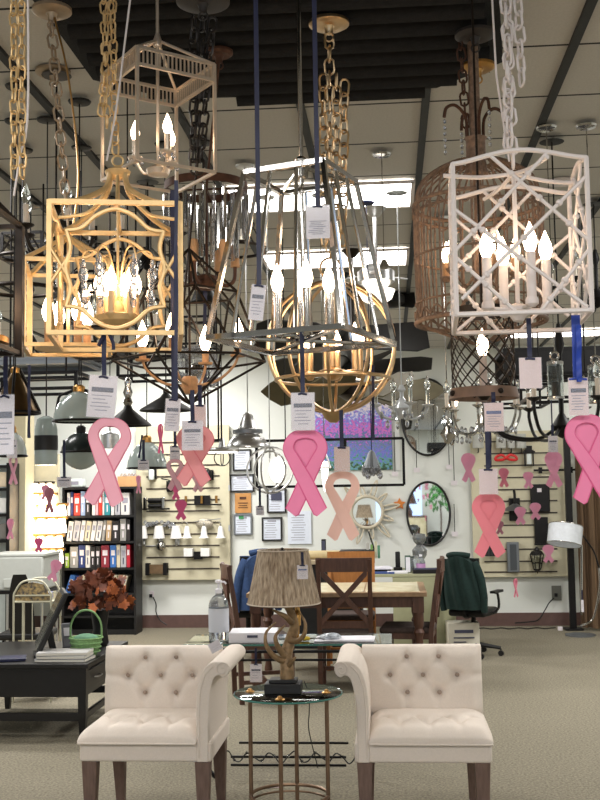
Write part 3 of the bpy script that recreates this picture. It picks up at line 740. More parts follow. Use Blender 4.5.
t = framed('certificate', 'grey framed certificate with green seal below the wooden plaque', 'certificate', 234, 514, 252, 535, mat('pewter_frame',(120,124,128),.4,.4), PAPB, group=G_)
obj('green_seal', MB().box((-.02,-.006,.09),(.06,.004,.05)), mat('seal_green',(60,140,84),.6), t, smooth=False)
t = framed('certificate', 'dark framed photo certificate right of the wide certificate', 'certificate', 267, 488, 286, 513, FRB, PAPB, group=G_)
obj('photo', MB().box((0,-.006,.05),(.13,.004,.1)), INK, t, smooth=False)
framed('certificate', 'black framed letter hung lowest, above the lamp shade', 'certificate', 262, 517, 282, 541, FRB, PAPB, group=G_)
t = framed('clipboard', 'pale sheets pinned on a clipboard right of the black framed letter', 'clipboard', 288, 511, 311, 544, None, PAPB)
obj('backing_board', MB().box((0,.014,.0),(.26,.008,.36)), mat('clip_board',(150,130,110),.6), t, smooth=False)
# field-of-flowers picture
FL = bpy.data.materials.new('flower_field_print'); FL.use_nodes = True; MATS['flower_field_print'] = FL
nt = FL.node_tree; b = nt.nodes['Principled BSDF']; b.inputs['Roughness'].default_value = .4
tc = nt.nodes.new('ShaderNodeTexCoord'); sp = nt.nodes.new('ShaderNodeSeparateXYZ'); nt.links.new(tc.outputs['Generated'], sp.inputs[0])
ns = nt.nodes.new('ShaderNodeTexNoise'); ns.inputs['Scale'].default_value = 24; ns.inputs['Detail'].default_value = 5; nt.links.new(tc.outputs['Generated'], ns.inputs['Vector'])
ad = nt.nodes.new('ShaderNodeMath'); ad.operation = 'MULTIPLY_ADD'; ad.inputs[1].default_value = 1.1; nt.links.new(ns.outputs['Fac'], ad.inputs[0]); 
sb = nt.nodes.new('ShaderNodeMath'); sb.operation = 'SUBTRACT'; sb.inputs[1].default_value = .55; nt.links.new(sp.outputs['Z'], sb.inputs[0]); nt.links.new(sb.outputs[0], ad.inputs[2])
cr = nt.nodes.new('ShaderNodeValToRGB'); nt.links.new(ad.outputs[0], cr.inputs[0])
stops = [(0,(50,80,60)),(.10,(110,170,150)),(.2,(90,120,200)),(.30,(140,120,210)),(.38,(96,140,130)),(.48,(120,110,205)),(.55,(228,120,190)),(.63,(200,120,214)),(.70,(120,120,220)),(.78,(170,180,236)),(.85,(232,218,238)),(1,(244,234,244))]
while len(cr.color_ramp.elements) < len(stops): cr.color_ramp.elements.new(.5)
for e, (p, c_) in zip(cr.color_ramp.elements, stops): e.position = p; e.color = (lin(c_[0]), lin(c_[1]), lin(c_[2]), 1)
nt.links.new(cr.outputs[0], b.inputs['Base Color'])
framed('flower_picture', 'large bright picture of a blue and pink flower field on the back wall', 'picture', 313, 398, 391, 471, None, FL, lines=False)
tr = MB(); a = W(398, 470, BW-.02); b2 = W(398, 396, BW-.02)
struct('trim_30', MB().box((a.x, BW-.015, (a.z+b2.z)/2),(.05,.03,b2.z-a.z)), mat('pale_trim',(226,228,226),.6), smooth=False)
# mirrors
MIR = mat('mirror_silver', (235,240,242), .02, 1)
def oval(label, px, py, rx, ry):
    Y = BW-.02; c = W(px, py, Y); u = Y/F
    t = thing('oval_mirror', label, 'mirror', c, 0, 'oval mirrors with dark rims')
    M = Matrix.Rotation(PI/2, 3, 'X')
    obj('mirror_glass', MB().prism([(math.cos(2*PI*k/56)*rx*u*.99, -.012, math.sin(2*PI*k/56)*ry*u*.99) for k in range(56)], (0,.008,0)), MIR, t, smooth=False)
    pts = [(math.cos(2*PI*k/56)*rx*u, -.012, math.sin(2*PI*k/56)*ry*u) for k in range(56)]
    obj('rim', MB().tube(pts, .014, 8, True), FRB, t)
oval('upper oval mirror with dark rim, half hidden by the olive fan', 427, 417, 25, 38)
oval('lower oval mirror with dark rim above the office desk', 428.5, 513.5, 21, 31)
Y = BW-.05; c = W(367, 512, Y); u = Y/F
t = thing('sunburst_mirror', 'round mirror in a pale looped sunburst frame beside the pale cut-out ribbon', 'mirror', c)
obj('mirror_glass', MB().prism([(math.cos(2*PI*k/40)*14.5*u, -.01, math.sin(2*PI*k/40)*14.5*u) for k in range(40)], (0,.008,0)), MIR, t, smooth=False)
obj('rim', MB().ring((0,-.01,0), 15.5*u, .02, 40, 'Y'), mat('antique_cream',(206,196,174),.5,var=.1), t)
for k in range(12):
    a = 2*PI*k/12+.2; r0 = 17*u; r1 = (27 if k % 2 else 33)*u; d = .12
    pts = spline([(math.cos(a-d)*r0,-.005,math.sin(a-d)*r0),(math.cos(a-d*.7)*(r0+r1)/2,-.005,math.sin(a-d*.7)*(r0+r1)/2),(math.cos(a)*r1,-.005,math.sin(a)*r1),(math.cos(a+d*.7)*(r0+r1)/2,-.005,math.sin(a+d*.7)*(r0+r1)/2),(math.cos(a+d)*r0,-.005,math.sin(a+d)*r0)],4)
    obj('ray_loop', MB().tube(pts, .011, 6), MATS['antique_cream'], t)
c = W(399.5, 504, BW-.02); pts = []
for k in range(10):
    a = PI/2+2*PI*k/10; r = .075 if k % 2 == 0 else .038; pts.append((math.cos(a)*r, 0, math.sin(a)*r))
o = obj('star_ornament', MB().prism(pts, (0,.015,0)), mat('orange_clay',(214,128,56),.6,var=.1), smooth=False); o.location = c; tag(o, 'small orange star hung beside the lower oval mirror', 'ornament')
# price cards hung on wires from the wall pieces
for k, (px, y0, y1, lb) in enumerate(((416,440,470,'small white card dangling below the upper oval mirror on the left'),(448,420,467,'small white card dangling right of the upper oval mirror'),(452,400,483,'white card on the long wire right of the upper oval mirror'),(454,504,534,'white card hanging right of the lower oval mirror'),(394,432,474,'small card hanging in the corner of the black rectangular pendant'))):
    Y = BW-.05; a = W(px, y0, Y); b2 = W(px, y1, Y)
    t = thing('hang_tag', lb, 'tag', a, 0, 'small wall tags')
    obj('cord', MB().tube([(0,0,0),(0,0,b2.z-a.z)], .005, 5), BLACKM, t)
    obj('card', MB().box((0,-.004,b2.z-a.z),(.07,.004,.055)), CARD, t, smooth=False)
# ------------------------------------------------ slat boards
SLB = mat('slatwall_cream', (206,198,170), .6, 0, var=.03)
def slatboard(label, x0, y0, x1, y1, ys, sx0, sx1):
    Y = 12.93; a, b2 = W(x0, y1, Y), W(x1, y0, Y)
    t = thing('slat_board', label, 'display board', ((a.x+b2.x)/2, Y, (a.z+b2.z)/2), 0, 'slat display boards')
    obj('board', MB().box((0,.0,0),(b2.x-a.x,.06,b2.z-a.z)), SLB, t, smooth=False)
    for y in ys:
        p, q = W(sx0, y, Y), W(sx1, y, Y)
        obj('slot_rail', MB().box(((p.x+q.x)/2-t.location.x, -.032, p.z-t.location.z),(q.x-p.x,.012,.016)), mat('slot_dark',(64,54,46),.5), t, smooth=False)
    for y in (488, 528, 568):
        p = W(x1-1, y, Y); obj('bracket', MB().box((p.x-t.location.x+.02,-.03,p.z-t.location.z),(.02,.02,.07)), BRUSH, t, smooth=False)
slatboard('cream slatted display board left of the certificates', 137, 425, 229, 580, [443,455,466,477,489,500.5,511.5,523,534.5,546,557.5,569], 147, 220)
slatboard('cream slatted display board right of the oval mirrors', 474, 430, 569, 577, [442,454,466,478,490,501.5,513.5,525.5,537.5,549.5,561.5,572], 484, 557)
SY = 12.85
OPAL = mat('opal_white_shade', (238,236,232), .4, 0, var=.02)
def wl(name, label, cat, px, py, dy=0): return thing(name, label, cat, W(px, py, SY-dy))
U = SY/F
names = ['leftmost','middle','rightmost']
for i, px in enumerate((142,159,176)):
    t = thing('wall_sconce', names[i]+' wall sconce with white cone shade on the left slat board', 'sconce', W(px,532,SY-.04), 0, 'white cone shade sconces')
    obj('lamp_shade', MB().shell([(6*U,-.075),(3.9*U,.075)],.004,20), OPAL, t)
    obj('arm', MB().tube(spline([(0,0,-.06),(0,.0,-.14),(.0,.05,-.16),(0,.08,-.12)],5),.008,6).box((0,.085,-.12),(.05,.015,.08)), BRUSH, t)
for i, px in enumerate((187,204,220.5)):
    t = thing('bell_sconce', names[i]+' wall sconce with white bell glass on the left slat board', 'sconce', W(px,532,SY-.04), 0, 'white bell glass sconces')
    obj('lamp_shade', MB().shell([(5.2*U,-.07),(3.6*U,-.05),(2.8*U,.02),(2.4*U,.05),(1.4*U,.07)],.004,20), OPAL, t)
    obj('arm', MB().tube(spline([(0,0,.07),(0,0,.11),(-.05,.05,.12),(-.08,.08,.1)],5),.006,6), BRUSH, t)
for i, px in enumerate((151,168)):
    t = thing('crystal_sconce', ['left','right'][i]+' crystal bead wall light above the cone shades', 'sconce', W(px,524,SY-.03), 0, 'crystal bead wall lights')
    obj('back_plate', MB().box((0,.05,0),(.14,.02,.05)), CHROME, t, smooth=False)
    random.seed(i)
    for k in range(7): obj('crystal_bead', MB().sph(((k-3)*.024, random.uniform(-.02,.03), random.uniform(-.03,.03)), .026, 8, 6), CRYST, t)
t = wl('oval_plate_light', 'oval filigree plate on the slat board above the bell sconces', 'wall light', 204, 524, .04)
obj('plate', MB().sph((0,.04,0),(9*U,.03,5.5*U),28,10), mat('filigree_silver',(160,150,134),.4,.7,rgb2=(206,198,180),scale=90,bump=.5,bscale=90), t)
obj('rod', MB().tube([(-.12,.02,.03),(.2,.02,.06)],.005,6), BRUSH, t)
t = wl('ball_sconce', 'polished silver ball wall light below the cone shades', 'wall light', 161, 546, .06)
obj('ball', MB().sph((0,0,0),5*U,20,14), CHROME, t); obj('arm', MB().tube([(-.22,.05,.06),(-.2,.05,0),(0,.03,0)],.007,6), BRUSH, t)
t = wl('square_vanity_light', 'black two-light wall fixture with square white shades low on the left slat board', 'wall light', 198, 553)
for i, dx in enumerate((-9,8)): obj('lamp_shade', MB().box((dx*U,-.02,.01),(9*U,.1,8*U)), OPAL, t, bevel=.004)
obj('bracket', MB().box((0,.02,-.03),(.10,.05,.09)).box((0,.0,-.045),(.22,.02,.02)), BLACKM, t, smooth=False)
t = wl('bronze_bar_light', 'long bronze caged wall light at the foot of the left slat board', 'wall light', 157, 569)
obj('lens', MB().box((0,0,0),(22*U,.06,9*U)), mat('amber_brown_glass',(110,88,64),.3,var=.2), t, smooth=False)
for dx in (-9,9): obj('clamp', MB().box((dx*U,-.01,0),(4*U,.09,12*U)), BLACKM, t, smooth=False)
t = wl('silver_bar_light', 'silver and black tube wall light high on the left of the slat board', 'wall light', 155, 503)
obj('lamp_tube', MB().tube([(-7*U,0,.03),(7*U,0,.03)],.03,12).tube([(-7*U,0,-.035),(7*U,0,-.035)],.022,12), BLACKM, t)
for dx in (-10,9): obj('glass_end', MB().box((dx*U,-.01,0),(3*U,.05,11*U)), CHROME, t, bevel=.004)
obj('bar', MB().tube([(-13*U,0,-6*U),(15*U,0,-6*U)],.01,6), BLACKM, t)
t = wl('gold_candle_light', 'black rectangular wall light with gold candle ends on the left slat board', 'wall light', 202, 500)
obj('back_box', MB().box((0,.02,.0),(16*U,.04,9*U)), BLACKM, t, smooth=False)
for dx in (-16,0,15): obj('candle', MB().tube([(dx*U,-.03,-.04),(dx*U,-.03,.05)],.016,10), BRASS, t)
obj('bar', MB().tube([(-17*U,-.02,-4*U),(20*U,-.02,-5*U)],.009,6), BLACKM, t)
for i, (px, py, lb) in enumerate(((152,474,'small card wall light topmost on the left slat board'),(170,486,'dark jointed wall lamp under the faded double ribbon'),(209,475,'black square wall lamp high at the right of the left slat board'))):
    t = wl('wall_lamp', lb, 'wall light', px, py)
    obj('back_plate', MB().box((0,.03,0),(.1,.02,.12)), BLACKM, t, smooth=False)
    obj('glass', MB().lathe([(.03,-.07),(.035,-.06),(.035,.04),(.02,.06),(.001,.07)],14,(0,-.03,0)), MILK if i == 0 else BLACKM, t)
    obj('arm', MB().tube([(0,.02,0),(0,-.03,.07),(-.1,-.02,.09)],.008,6), BLACKM, t)
# right board
for i, (px, w_, lb) in enumerate(((478,11,'leftmost grey drum shade, partly behind the navy ribbon'),(501,10,'second grey drum shade above the red bow'),(511,8,'third grey drum shade above the red bow'),(521,10,'rightmost grey drum shade on the slat board'))):
    t = thing('drum_shade_light', lb, 'wall light', W(px,441,SY-.05), 0, 'grey drum shades on the right slat board')
    obj('lamp_shade', MB().shell([(w_*.5*U,-7*U),(w_*.48*U,7*U)],.004,20), mat('grey_linen',(178,178,172),.8,var=.04), t)
    obj('arm', MB().tube([(0,0,-7*U),(0,.0,-11*U),(0,.09,-11*U)],.007,6), BLACKM, t)
RED = mat('red_satin', (205,42,42), .5, 0, var=.1)
t = wl('red_bow', 'red fabric bow on the right slat board under the grey drum shades', 'bow', 506, 458, .05)
for s in (-1,1):
    obj('bow_loop', MB().tube(spline([(0,0,0),(s*.05,0,.035),(s*.11,0,.015),(s*.12,0,-.02),(s*.05,0,-.02),(0,0,0)],5),.016,7), RED, t)
obj('knot', MB().sph((0,-.01,0),.022,10,8), RED, t)
def boxlight(label, x0, y0, x1, y1, m=BLACKM, dep=.07, extra=None, name='box_wall_light'):
    a, b2 = W(x0,y1,SY), W(x1,y0,SY); t = thing(name, label, 'wall light', ((a.x+b2.x)/2, SY, (a.z+b2.z)/2), 0, 'dark wall lights on the right slat board')
    w_, h = b2.x-a.x, b2.z-a.z
    obj('housing', MB().box((0,.0,0),(w_,dep,h)), m, t, bevel=.008)
    if extra: extra(t, w_, h)
    return t
boxlight('wide black box wall light with small white sticker', 531, 484, 549, 512, extra=lambda t,w_,h: obj('sticker', MB().box((-.01,-.037,h/2-.07),(.05,.004,.045)), CARD, t, smooth=False))
boxlight('tall plain black box wall light above the small lantern', 535, 517, 547.5, 545, extra=lambda t,w_,h: obj('base_lip', MB().box((0,-.01,-h/2+.01),(w_+.01,.08,.02)), BLACKM, t, smooth=False))
boxlight('grey rectangular frame wall light hung low on the slat board', 507.5, 542, 518.5, 572, mat('grey_metal',(120,124,128),.4,.6), extra=lambda t,w_,h: obj('lens', MB().box((0,-.037,0),(w_*.55,.006,h*.86)), mat('smoked_lens',(70,74,78),.3), t, smooth=False))
boxlight('tall narrow black box light behind the silver shade sconce', 509.5, 498, 519.5, 521)
t = wl('barn_sconce', 'black wall sconce with a pewter saucer shade and finial', 'sconce', 515, 508, .12)
obj('lamp_shade', MB().shell([(12*U,-.03),(8*U,.01),(4*U,.035),(2*U,.05)],.005,26), mat('pewter',(112,114,118),.35,.8), t)
obj('stem', MB().tube([(0,0,.05),(0,0,.16),(0,.04,.20)],.016,8), BLACKM, t)
t = wl('cone_sconce', 'small black triangular wall light under the filled pink ribbon', 'sconce', 491, 549, .04)
obj('lamp_shade', MB().lathe([(6*U,-.08),(5.6*U,-.05),(1*U,.10),(.001,.11)],20), BLACKM, t); obj('back_plate', MB().box((0,.04,0),(.06,.03,.1)), BLACKM, t, smooth=False)
t = wl('wall_lantern', 'small black carriage lantern with glass panes at the foot of the right slat board', 'lantern', 537, 560, .06)
obj('roof', MB().lathe([(.085,.06),(.06,.10),(.03,.115),(.02,.14),(.001,.155)],6), BLACKM, t, smooth=False)
obj('pane', MB().lathe([(.04,-.10),(.075,.055)],6), GLASS, t, smooth=False)
lb = MB()
for k in range(6):
    a = k*PI/3; lb.bar((math.cos(a)*.042,math.sin(a)*.042,-.10),(math.cos(a)*.078,math.sin(a)*.078,.06),.005)
lb.lathe([(.045,-.10),(.045,-.115),(.015,-.13),(.001,-.16)],6)
obj('cage', lb, BLACKM, t, smooth=False)
t = wl('spider_wall_light', 'black angular wall light beside the rightmost grey drum shade', 'wall light', 529, 458, .03)
fr = MB()
for dx in (-4,4): fr.bar((dx*U,0,8*U),(dx*U,0,-8*U),.009)
fr.bar((-6*U,0,6*U),(6*U,0,6*U),.012).bar((-6*U,0,-7*U),(6*U,0,-7*U),.008).box((0,0,9*U),(.07,.06,.07))
obj('bracket', fr, BLACKM, t, smooth=False); obj('glass', MB().tube([(0,0,-6*U),(0,0,4*U)],.03,12), MILK, t)
t = wl('towel_bar_light', 'long black horizontal rail light across the right slat board', 'wall light', 558, 470, .03)
obj('bar', MB().bar((-.28,0,0),(.22,0,0),.014), BLACKM, t, smooth=False); 
for dx in (-.2,.15): obj('bracket', MB().box((dx,.03,0),(.04,.05,.07)), BLACKM, t, smooth=False)
# outlets and cords
def outlet(label, px, py, w_, h, m, pts):
    Y = BW-.008; c = W(px, py, Y); t = thing('wall_outlet', label, 'outlet', c)
    obj('cover_plate', MB().box((0,0,0),(w_,.014,h)), m, t, bevel=.003)
    obj('plug', MB().box((-.01,-.02,-.02),(.035,.03,.04)), BLACKP, t, bevel=.004)
    p = [W(x,y,Y-.03-.02*i)-c for i,(x,y) in enumerate(pts)]; p = [V(q.x,q.y,max(q.z,.006-c.z)) for q in p]
    obj('power_cord', MB().tube(spline(p,6),.007,6), BLACKP, t)
outlet('grey wall outlet with black cord near the arc lamp', 556.5, 593, .11, .17, mat('grey_outlet',(120,120,112),.5), [(554,598),(549,603),(545,610),(538,620),(528,622),(515,623)])
outlet('white wall outlet with a dangling cord left of the sanitizer bottle', 152, 594, .05, .07, CARD, [(153,597),(156,604),(156,612),(160,620),(167,625)])
o = obj('extension_cord', MB().tube(spline([tuple(q) for q in [V(W(x,624,12.7).x, 12.7+.05*math.sin(i*2.1), .007) for i,x in enumerate(range(478,560,6))]],3),.006,6), BLACKP)
tag(o, 'black cord lying on the carpet along the foot of the right wall', 'cord')
o = obj('power_strip', MB().box((0,0,.02),(.05,.05,.04)), CARD, bevel=.004); o.location = V(W(560,626,12.55).x,12.55,0); tag(o, 'small white plug block on the carpet at the arc lamp foot', 'plug')
# ------------------------------------------------ curtains, post, arc floor lamp at the right
CU = mat('brown_curtain', (110,86,62), .85, 0, rgb2=(88,68,50), scale=6, stretch=(12,12,.4), bump=.3, bscale=30)
def curtain(label, x0, x1, Y, m, ph):
    a = W(x0, 490, Y).x; b2 = W(x1, 490, Y).x; zt = 2.35
    t = thing('curtain', label, 'curtain', ((a+b2)/2, Y, .03), 0, 'long brown curtains at the right edge')
    w_ = b2-a
    g = lambda off: (lambda u, v: ((u-.5)*w_, off+.035*math.sin(u*w_*75+ph)+.015*math.sin(u*w_*31), v*(zt-.03)))
    obj('cloth', MB().slab(90,6,g(0),g(.012)), m, t)
    obj('hem', MB().slab(90,1,lambda u,v:((u-.5)*w_*1.005,-.004+.035*math.sin(u*w_*75+ph)+.015*math.sin(u*w_*31),v*.05),lambda u,v:((u-.5)*w_*1.005,.016+.035*math.sin(u*w_*75+ph)+.015*math.sin(u*w_*31),v*.05)), m, t)
curtain('brown curtain panel right beside the black post', 576, 588, 12.55, CU, 0)
curtain('brown curtain panel at the extreme right edge of view', 589, 606, 12.45, mat('tan_curtain',(124,98,72),.85,rgb2=(96,76,56),scale=6,stretch=(12,12,.4)), 2)
a = W(573, 620, 12.6)
t = thing('display_post', 'tall black post standing between the slat board and brown curtains', 'post', (a.x, 12.6, 0))
obj('post', MB().box((0,0,1.2),(.07,.07,2.4)), BLACKM, t, bevel=.004)
obj('foot', MB().box((0,0,.01),(.2,.2,.02)), BLACKM, t, bevel=.003)
AY = 12.1; c = W(580, 628, AY)
t = thing('arc_floor_lamp', 'chrome arc floor lamp with tilted white drum shade near the brown curtains', 'lamp', (c.x, AY, 0))
def LA(px, py, dy=0): q = W(px, py, AY); return V(q.x-c.x, dy, max(q.z, .01))
obj('base', MB().lathe([(.001,0),(.16,0),(.16,.015),(.02,.03),(.001,.03)],30), mat('grey_metal',(0,0,0)), t)
obj('pole', MB().tube(spline([LA(580,626),LA(592,620),LA(597,605),LA(600,585),LA(599,568)],6),.013,8), CHROME, t)
obj('arm', MB().tube(spline([LA(599,568),LA(594,552),LA(586,540),LA(578,530),LA(568,524)],6),.009,8), BLACKM, t)
obj('rod', MB().tube([LA(582,545,.02),LA(582,615,.02)],.012,8), CHROME, t)
Mt = Matrix.Rotation(math.radians(9),3,'Y')@Matrix.Rotation(math.radians(-12),3,'X'); q = LA(565,535)
obj('lamp_shade', MB().shell([(.185,-.105),(.185,.105)],.005,36,q,Mt), mat('white_textured_shade',(222,226,232),.35,0,var=.06,scale=25,bump=.6,bscale=18), t)
for dz_ in (-.105,.105): obj('shade_ring', MB().ring(q+Mt@V(0,0,dz_),.185,.005,36,'Z',M=Mt), CHROME, t)
# ------------------------------------------------ bookshelf
BY = 12.35
bx0, bx1 = W(62,560,BY).x, W(136,560,BY).x; bw = bx1-bx0; bt = W(100,487,BY).z
bc = (bx0+bx1)/2
t = thing('bookshelf', 'tall black bookshelf full of binders against the back wall', 'bookshelf', (bc, BY+.16, 0))
for s in (-1,1): obj('side_panel', MB().box((s*(bw/2-.012),0,bt/2),(.024,.32,bt)), BLACKP, t, smooth=False)
obj('back_panel', MB().box((0,.15,bt/2),(bw-.05,.012,bt-.02)), BLACKP, t, smooth=False)
obj('top_panel', MB().box((0,0,bt-.012),(bw-.048,.32,.024)), BLACKP, t, smooth=False)
shz = [W(100,y,BY).z for y in (515.5,541.5,568,593.5,616)]
for z in shz: obj('shelf', MB().box((0,0,z-.012),(bw-.048,.31,.022)), BLACKP, t, smooth=False)
obj('plinth', MB().box((0,-.13,.03),(bw-.05,.02,.06)), BLACKP, t, smooth=False)
cols = {'white':(222,218,214),'navy blue':(40,56,110),'red':(206,58,44),'pale blue':(150,170,200),'teal':(50,140,150),'grey':(150,148,144),'black':(40,36,36),'maroon':(140,42,56),'blue':(60,110,180),'lime green':(146,176,60),'cream':(214,202,176),'tan':(188,160,124),'pink':(222,170,176),'crimson':(190,40,60),'silver':(180,178,182)}
rows = [
 [(66,69,'white'),(69.5,72,'navy blue'),(72.5,79,'red'),(79.5,84,'pale blue'),(84.5,89,'black'),(91,94,'white'),(94.5,97,'pink'),(97.5,101,'red'),(101.5,103,'white'),(103.5,109,'teal'),(110,113,'white'),(114,119,'silver'),(120,128.5,'white')],
 [(66,71,'white'),(72,78,'silver'),(79,83,'white'),(84,89,'cream'),(90,94,'white'),(95,100,'white'),(101,104,'grey'),(105,110,'tan'),(111,118,'black'),(119,125,'grey'),(126,129,'black')],
 [(63.5,68,'lime green'),(69,77,'grey'),(77.5,84,'navy blue'),(84.5,89,'white'),(89.5,94,'black'),(94.5,99,'black'),(100,108,'maroon'),(109,115,'blue'),(115.5,119,'cream'),(119.5,125,'silver'),(125.5,129,'crimson')],
 [(66,71,'blue'),(72,77,'navy blue'),(78,81,'cream'),(84,88,'white'),(104,108,'white'),(109,113,'cream'),(114,118,'tan'),(119,124,'cream')]]
tilt = [[0]*13,[8,8,8,8,9,9,8,4,0,0,0],[0]*11,[18,18,18,18,16,18,18,16]]
ordn = ['first','second','third','fourth','fifth','sixth','seventh','eighth','ninth','tenth','eleventh','twelfth','thirteenth']
rn = ['top','second','third','bottom']
for r, row in enumerate(rows):
    top = [W(100,y,BY).z for y in (491,519,545,573)][r]
    for i, (x0, x1, cn) in enumerate(row):
        a, b2 = W(x0,500,BY).x, W(x1,500,BY).x; w_ = max(b2-a,.02)
        h = (top-shz[r])*random.uniform(.90,1.0)*(.66 if cn == 'lime green' else 1)
        k = math.radians(tilt[r][i]); h2 = h*math.cos(k)-w_*abs(math.sin(k))*.5
        o = thing('binder' if w_ > .055 else 'book', '%s book, %s from the left on the %s row of the black bookshelf' % (cn, ordn[i], rn[r]), 'book', ((a+b2)/2- (h*math.sin(k)*.32), BY+.16, shz[r]+.001+ w_/2*abs(math.sin(k))), 0, 'books on the black bookshelf')
        o.rotation_euler[1] = k
        m = mat('book_'+cn.replace(' ','_'), cols[cn], .5, 0, var=.06)
        dep = .23
        mb = MB().box((0,-.0,h2/2),(w_,dep,h2)); obj('cover', mb, m, o, bevel=.003)
        lm_ = CARD if cn not in ('white','cream','silver') else INKG
        sp_ = MB().box((0,-dep/2-.001,h2*.66),(w_*.62,.003,h2*.24))
        obj('spine_label', sp_, lm_, o, smooth=False)
        if w_ > .05: obj('spine_title', MB().box((0,-dep/2-.001,h2*.30),(w_*.2,.003,h2*.30)), INK if lm_ is INKG else CARD, o, smooth=False)
# carton on the shelf top
c = W(125,477,BY+.1)
t = thing('carton', 'open tan carton on top of the black bookshelf', 'box', (W(126,480,BY).x, BY+.16, bt+.001))
cb = MB()
for s in (-1,1): cb.box((s*.11,0,.06),(.006,.22,.12)).box((0,s*.11,.06),(.22,.006,.12))
cb.box((0,0,.003),(.22,.22,.006)); obj('carton_body', cb, mat('kraft_board',(196,150,104),.8,var=.1), t, smooth=False)
random.seed(4)
for k in range(5): obj('crystal_drop', MB().sph((-.08+.04*k,random.uniform(-.05,.05),.125),(.02,.02,.03),8,6), CRYST, t)
t = thing('white_bin', 'white crumpled packaging piled on the left of the bookshelf top', 'packaging', (W(72,480,BY).x, BY+.16, bt+.001))
obj('packing_sheet', MB().box((0,0,.05),(.2,.2,.1)), MILK, t, bevel=.02); obj('packing_label', MB().box((0,-.101,.05),(.12,.003,.04)), INKG, t, smooth=False)
# ------------------------------------------------ bright vanity light board and pillar at the left
VY = 12.2
a, b2 = W(26,600,VY), W(60,470,VY)
t = thing('vanity_display', 'narrow cream display panel carrying the lit vanity lights', 'display board', ((a.x+b2.x)/2-.02, VY+.04, (W(0,602,VY).z+W(0,455,VY).z)/2))
hh = W(0,455,VY).z-W(0,602,VY).z
obj('board', MB().box((0,0,0),(b2.x-a.x,.06,hh)), SLB, t, smooth=False)
obj('edge_rail', MB().box((-(b2.x-a.x)/2,-.01,0),(.02,.08,hh)), BRUSH, t, smooth=False)
VB = mat('lit_vanity_glass', (255,236,206), .4, 0, emit=6)
vl = [(37,487,24,8,'topmost, with three small lights on a black bar'),(38,499,28,9,'second, a row of lit glass cups'),(45,510,34,10,'third, wide lit frosted bar'),(44,525,36,13,'fourth, tall glowing glass row'),(43,541,32,10,'fifth, glowing bar with brass clips'),(50,556,20,12,'lowest, glowing glass beside the pink ribbon')]
UV = VY/F
for i, (px, py, w_, h, lb) in enumerate(vl):
    w_ *= 1.2; h *= 1.35; px += 2
    t = thing('vanity_light', 'lit vanity light '+lb, 'vanity light', W(px,py,VY-.09), 0, 'lit vanity lights at the left edge')
    obj('bar', MB().box((0,.05,h*.4*UV),(w_*UV,.05,.03)), BLACKM if i == 0 else BRASS, t, smooth=False)
    n = 4 if w_ > 25 else 3
    for k in range(n):
        x = (k-(n-1)/2)*w_/n*UV
        obj('glass_shade', MB().lathe([(.3*w_/n*UV,h*.35*UV),(.47*w_/n*UV,-h*.3*UV),(.44*w_/n*UV,-h*.45*UV),(.001,-h*.42*UV)],14,(x,0,0)), VB, t)
PIL = mat('pillar_cream', (190,180,150), .7, 0, var=.03)
a, b2 = W(9,600,11.9), W(26,600,11.9)
struct('wall_pillar', MB().box(((a.x+b2.x)/2,12.0,1.3),(b2.x-a.x,.3,2.6)), PIL, smooth=False)
# dark shelf at far left
DY_ = 11.5; a, b2 = W(-34,600,DY_), W(9,600,DY_); zt = W(0,463,DY_).z; 
t = thing('display_cabinet', 'dark open display cabinet cut by the left edge of view', 'cabinet', ((a.x+b2.x)/2, DY_+.15, 0))
cw = b2.x-a.x; cbm = MB()
for s in (-1,1): obj('side_panel', MB().box((s*(cw/2-.02),0,zt/2),(.04,.3,zt)), BLACKM, t, smooth=False)
obj('back_panel', MB().box((0,.14,zt/2),(cw-.06,.01,zt)), MILK, t, smooth=False)
for k,y in enumerate((465,488,514,540,575)): obj('shelf', MB().box((0,0,W(0,y,DY_).z-.015),(cw-.08,.28,.03)), BLACKM, t, smooth=False)
for k,(y,lb,cn) in enumerate(((487,'pale gift box on the upper shelf of the dark cabinet',(226,206,178)),(513,'white box on the middle shelf of the dark cabinet',(230,228,224)),(539,'grey glossy box on the lower shelf of the dark cabinet',(120,116,110)))):
    q = thing('display_box', lb, 'box', (W(2,y,DY_).x, DY_+.12, W(0,y,DY_).z+.001)); obj('box_body', MB().box((0,0,.075),(.12,.14,.15)), mat('dbox%d'%k,cn,.4,var=.08), q, bevel=.004)
    obj('lid', MB().box((0,0,.155),(.125,.145,.012)), mat('dbox%d'%k,cn), q, bevel=.002)
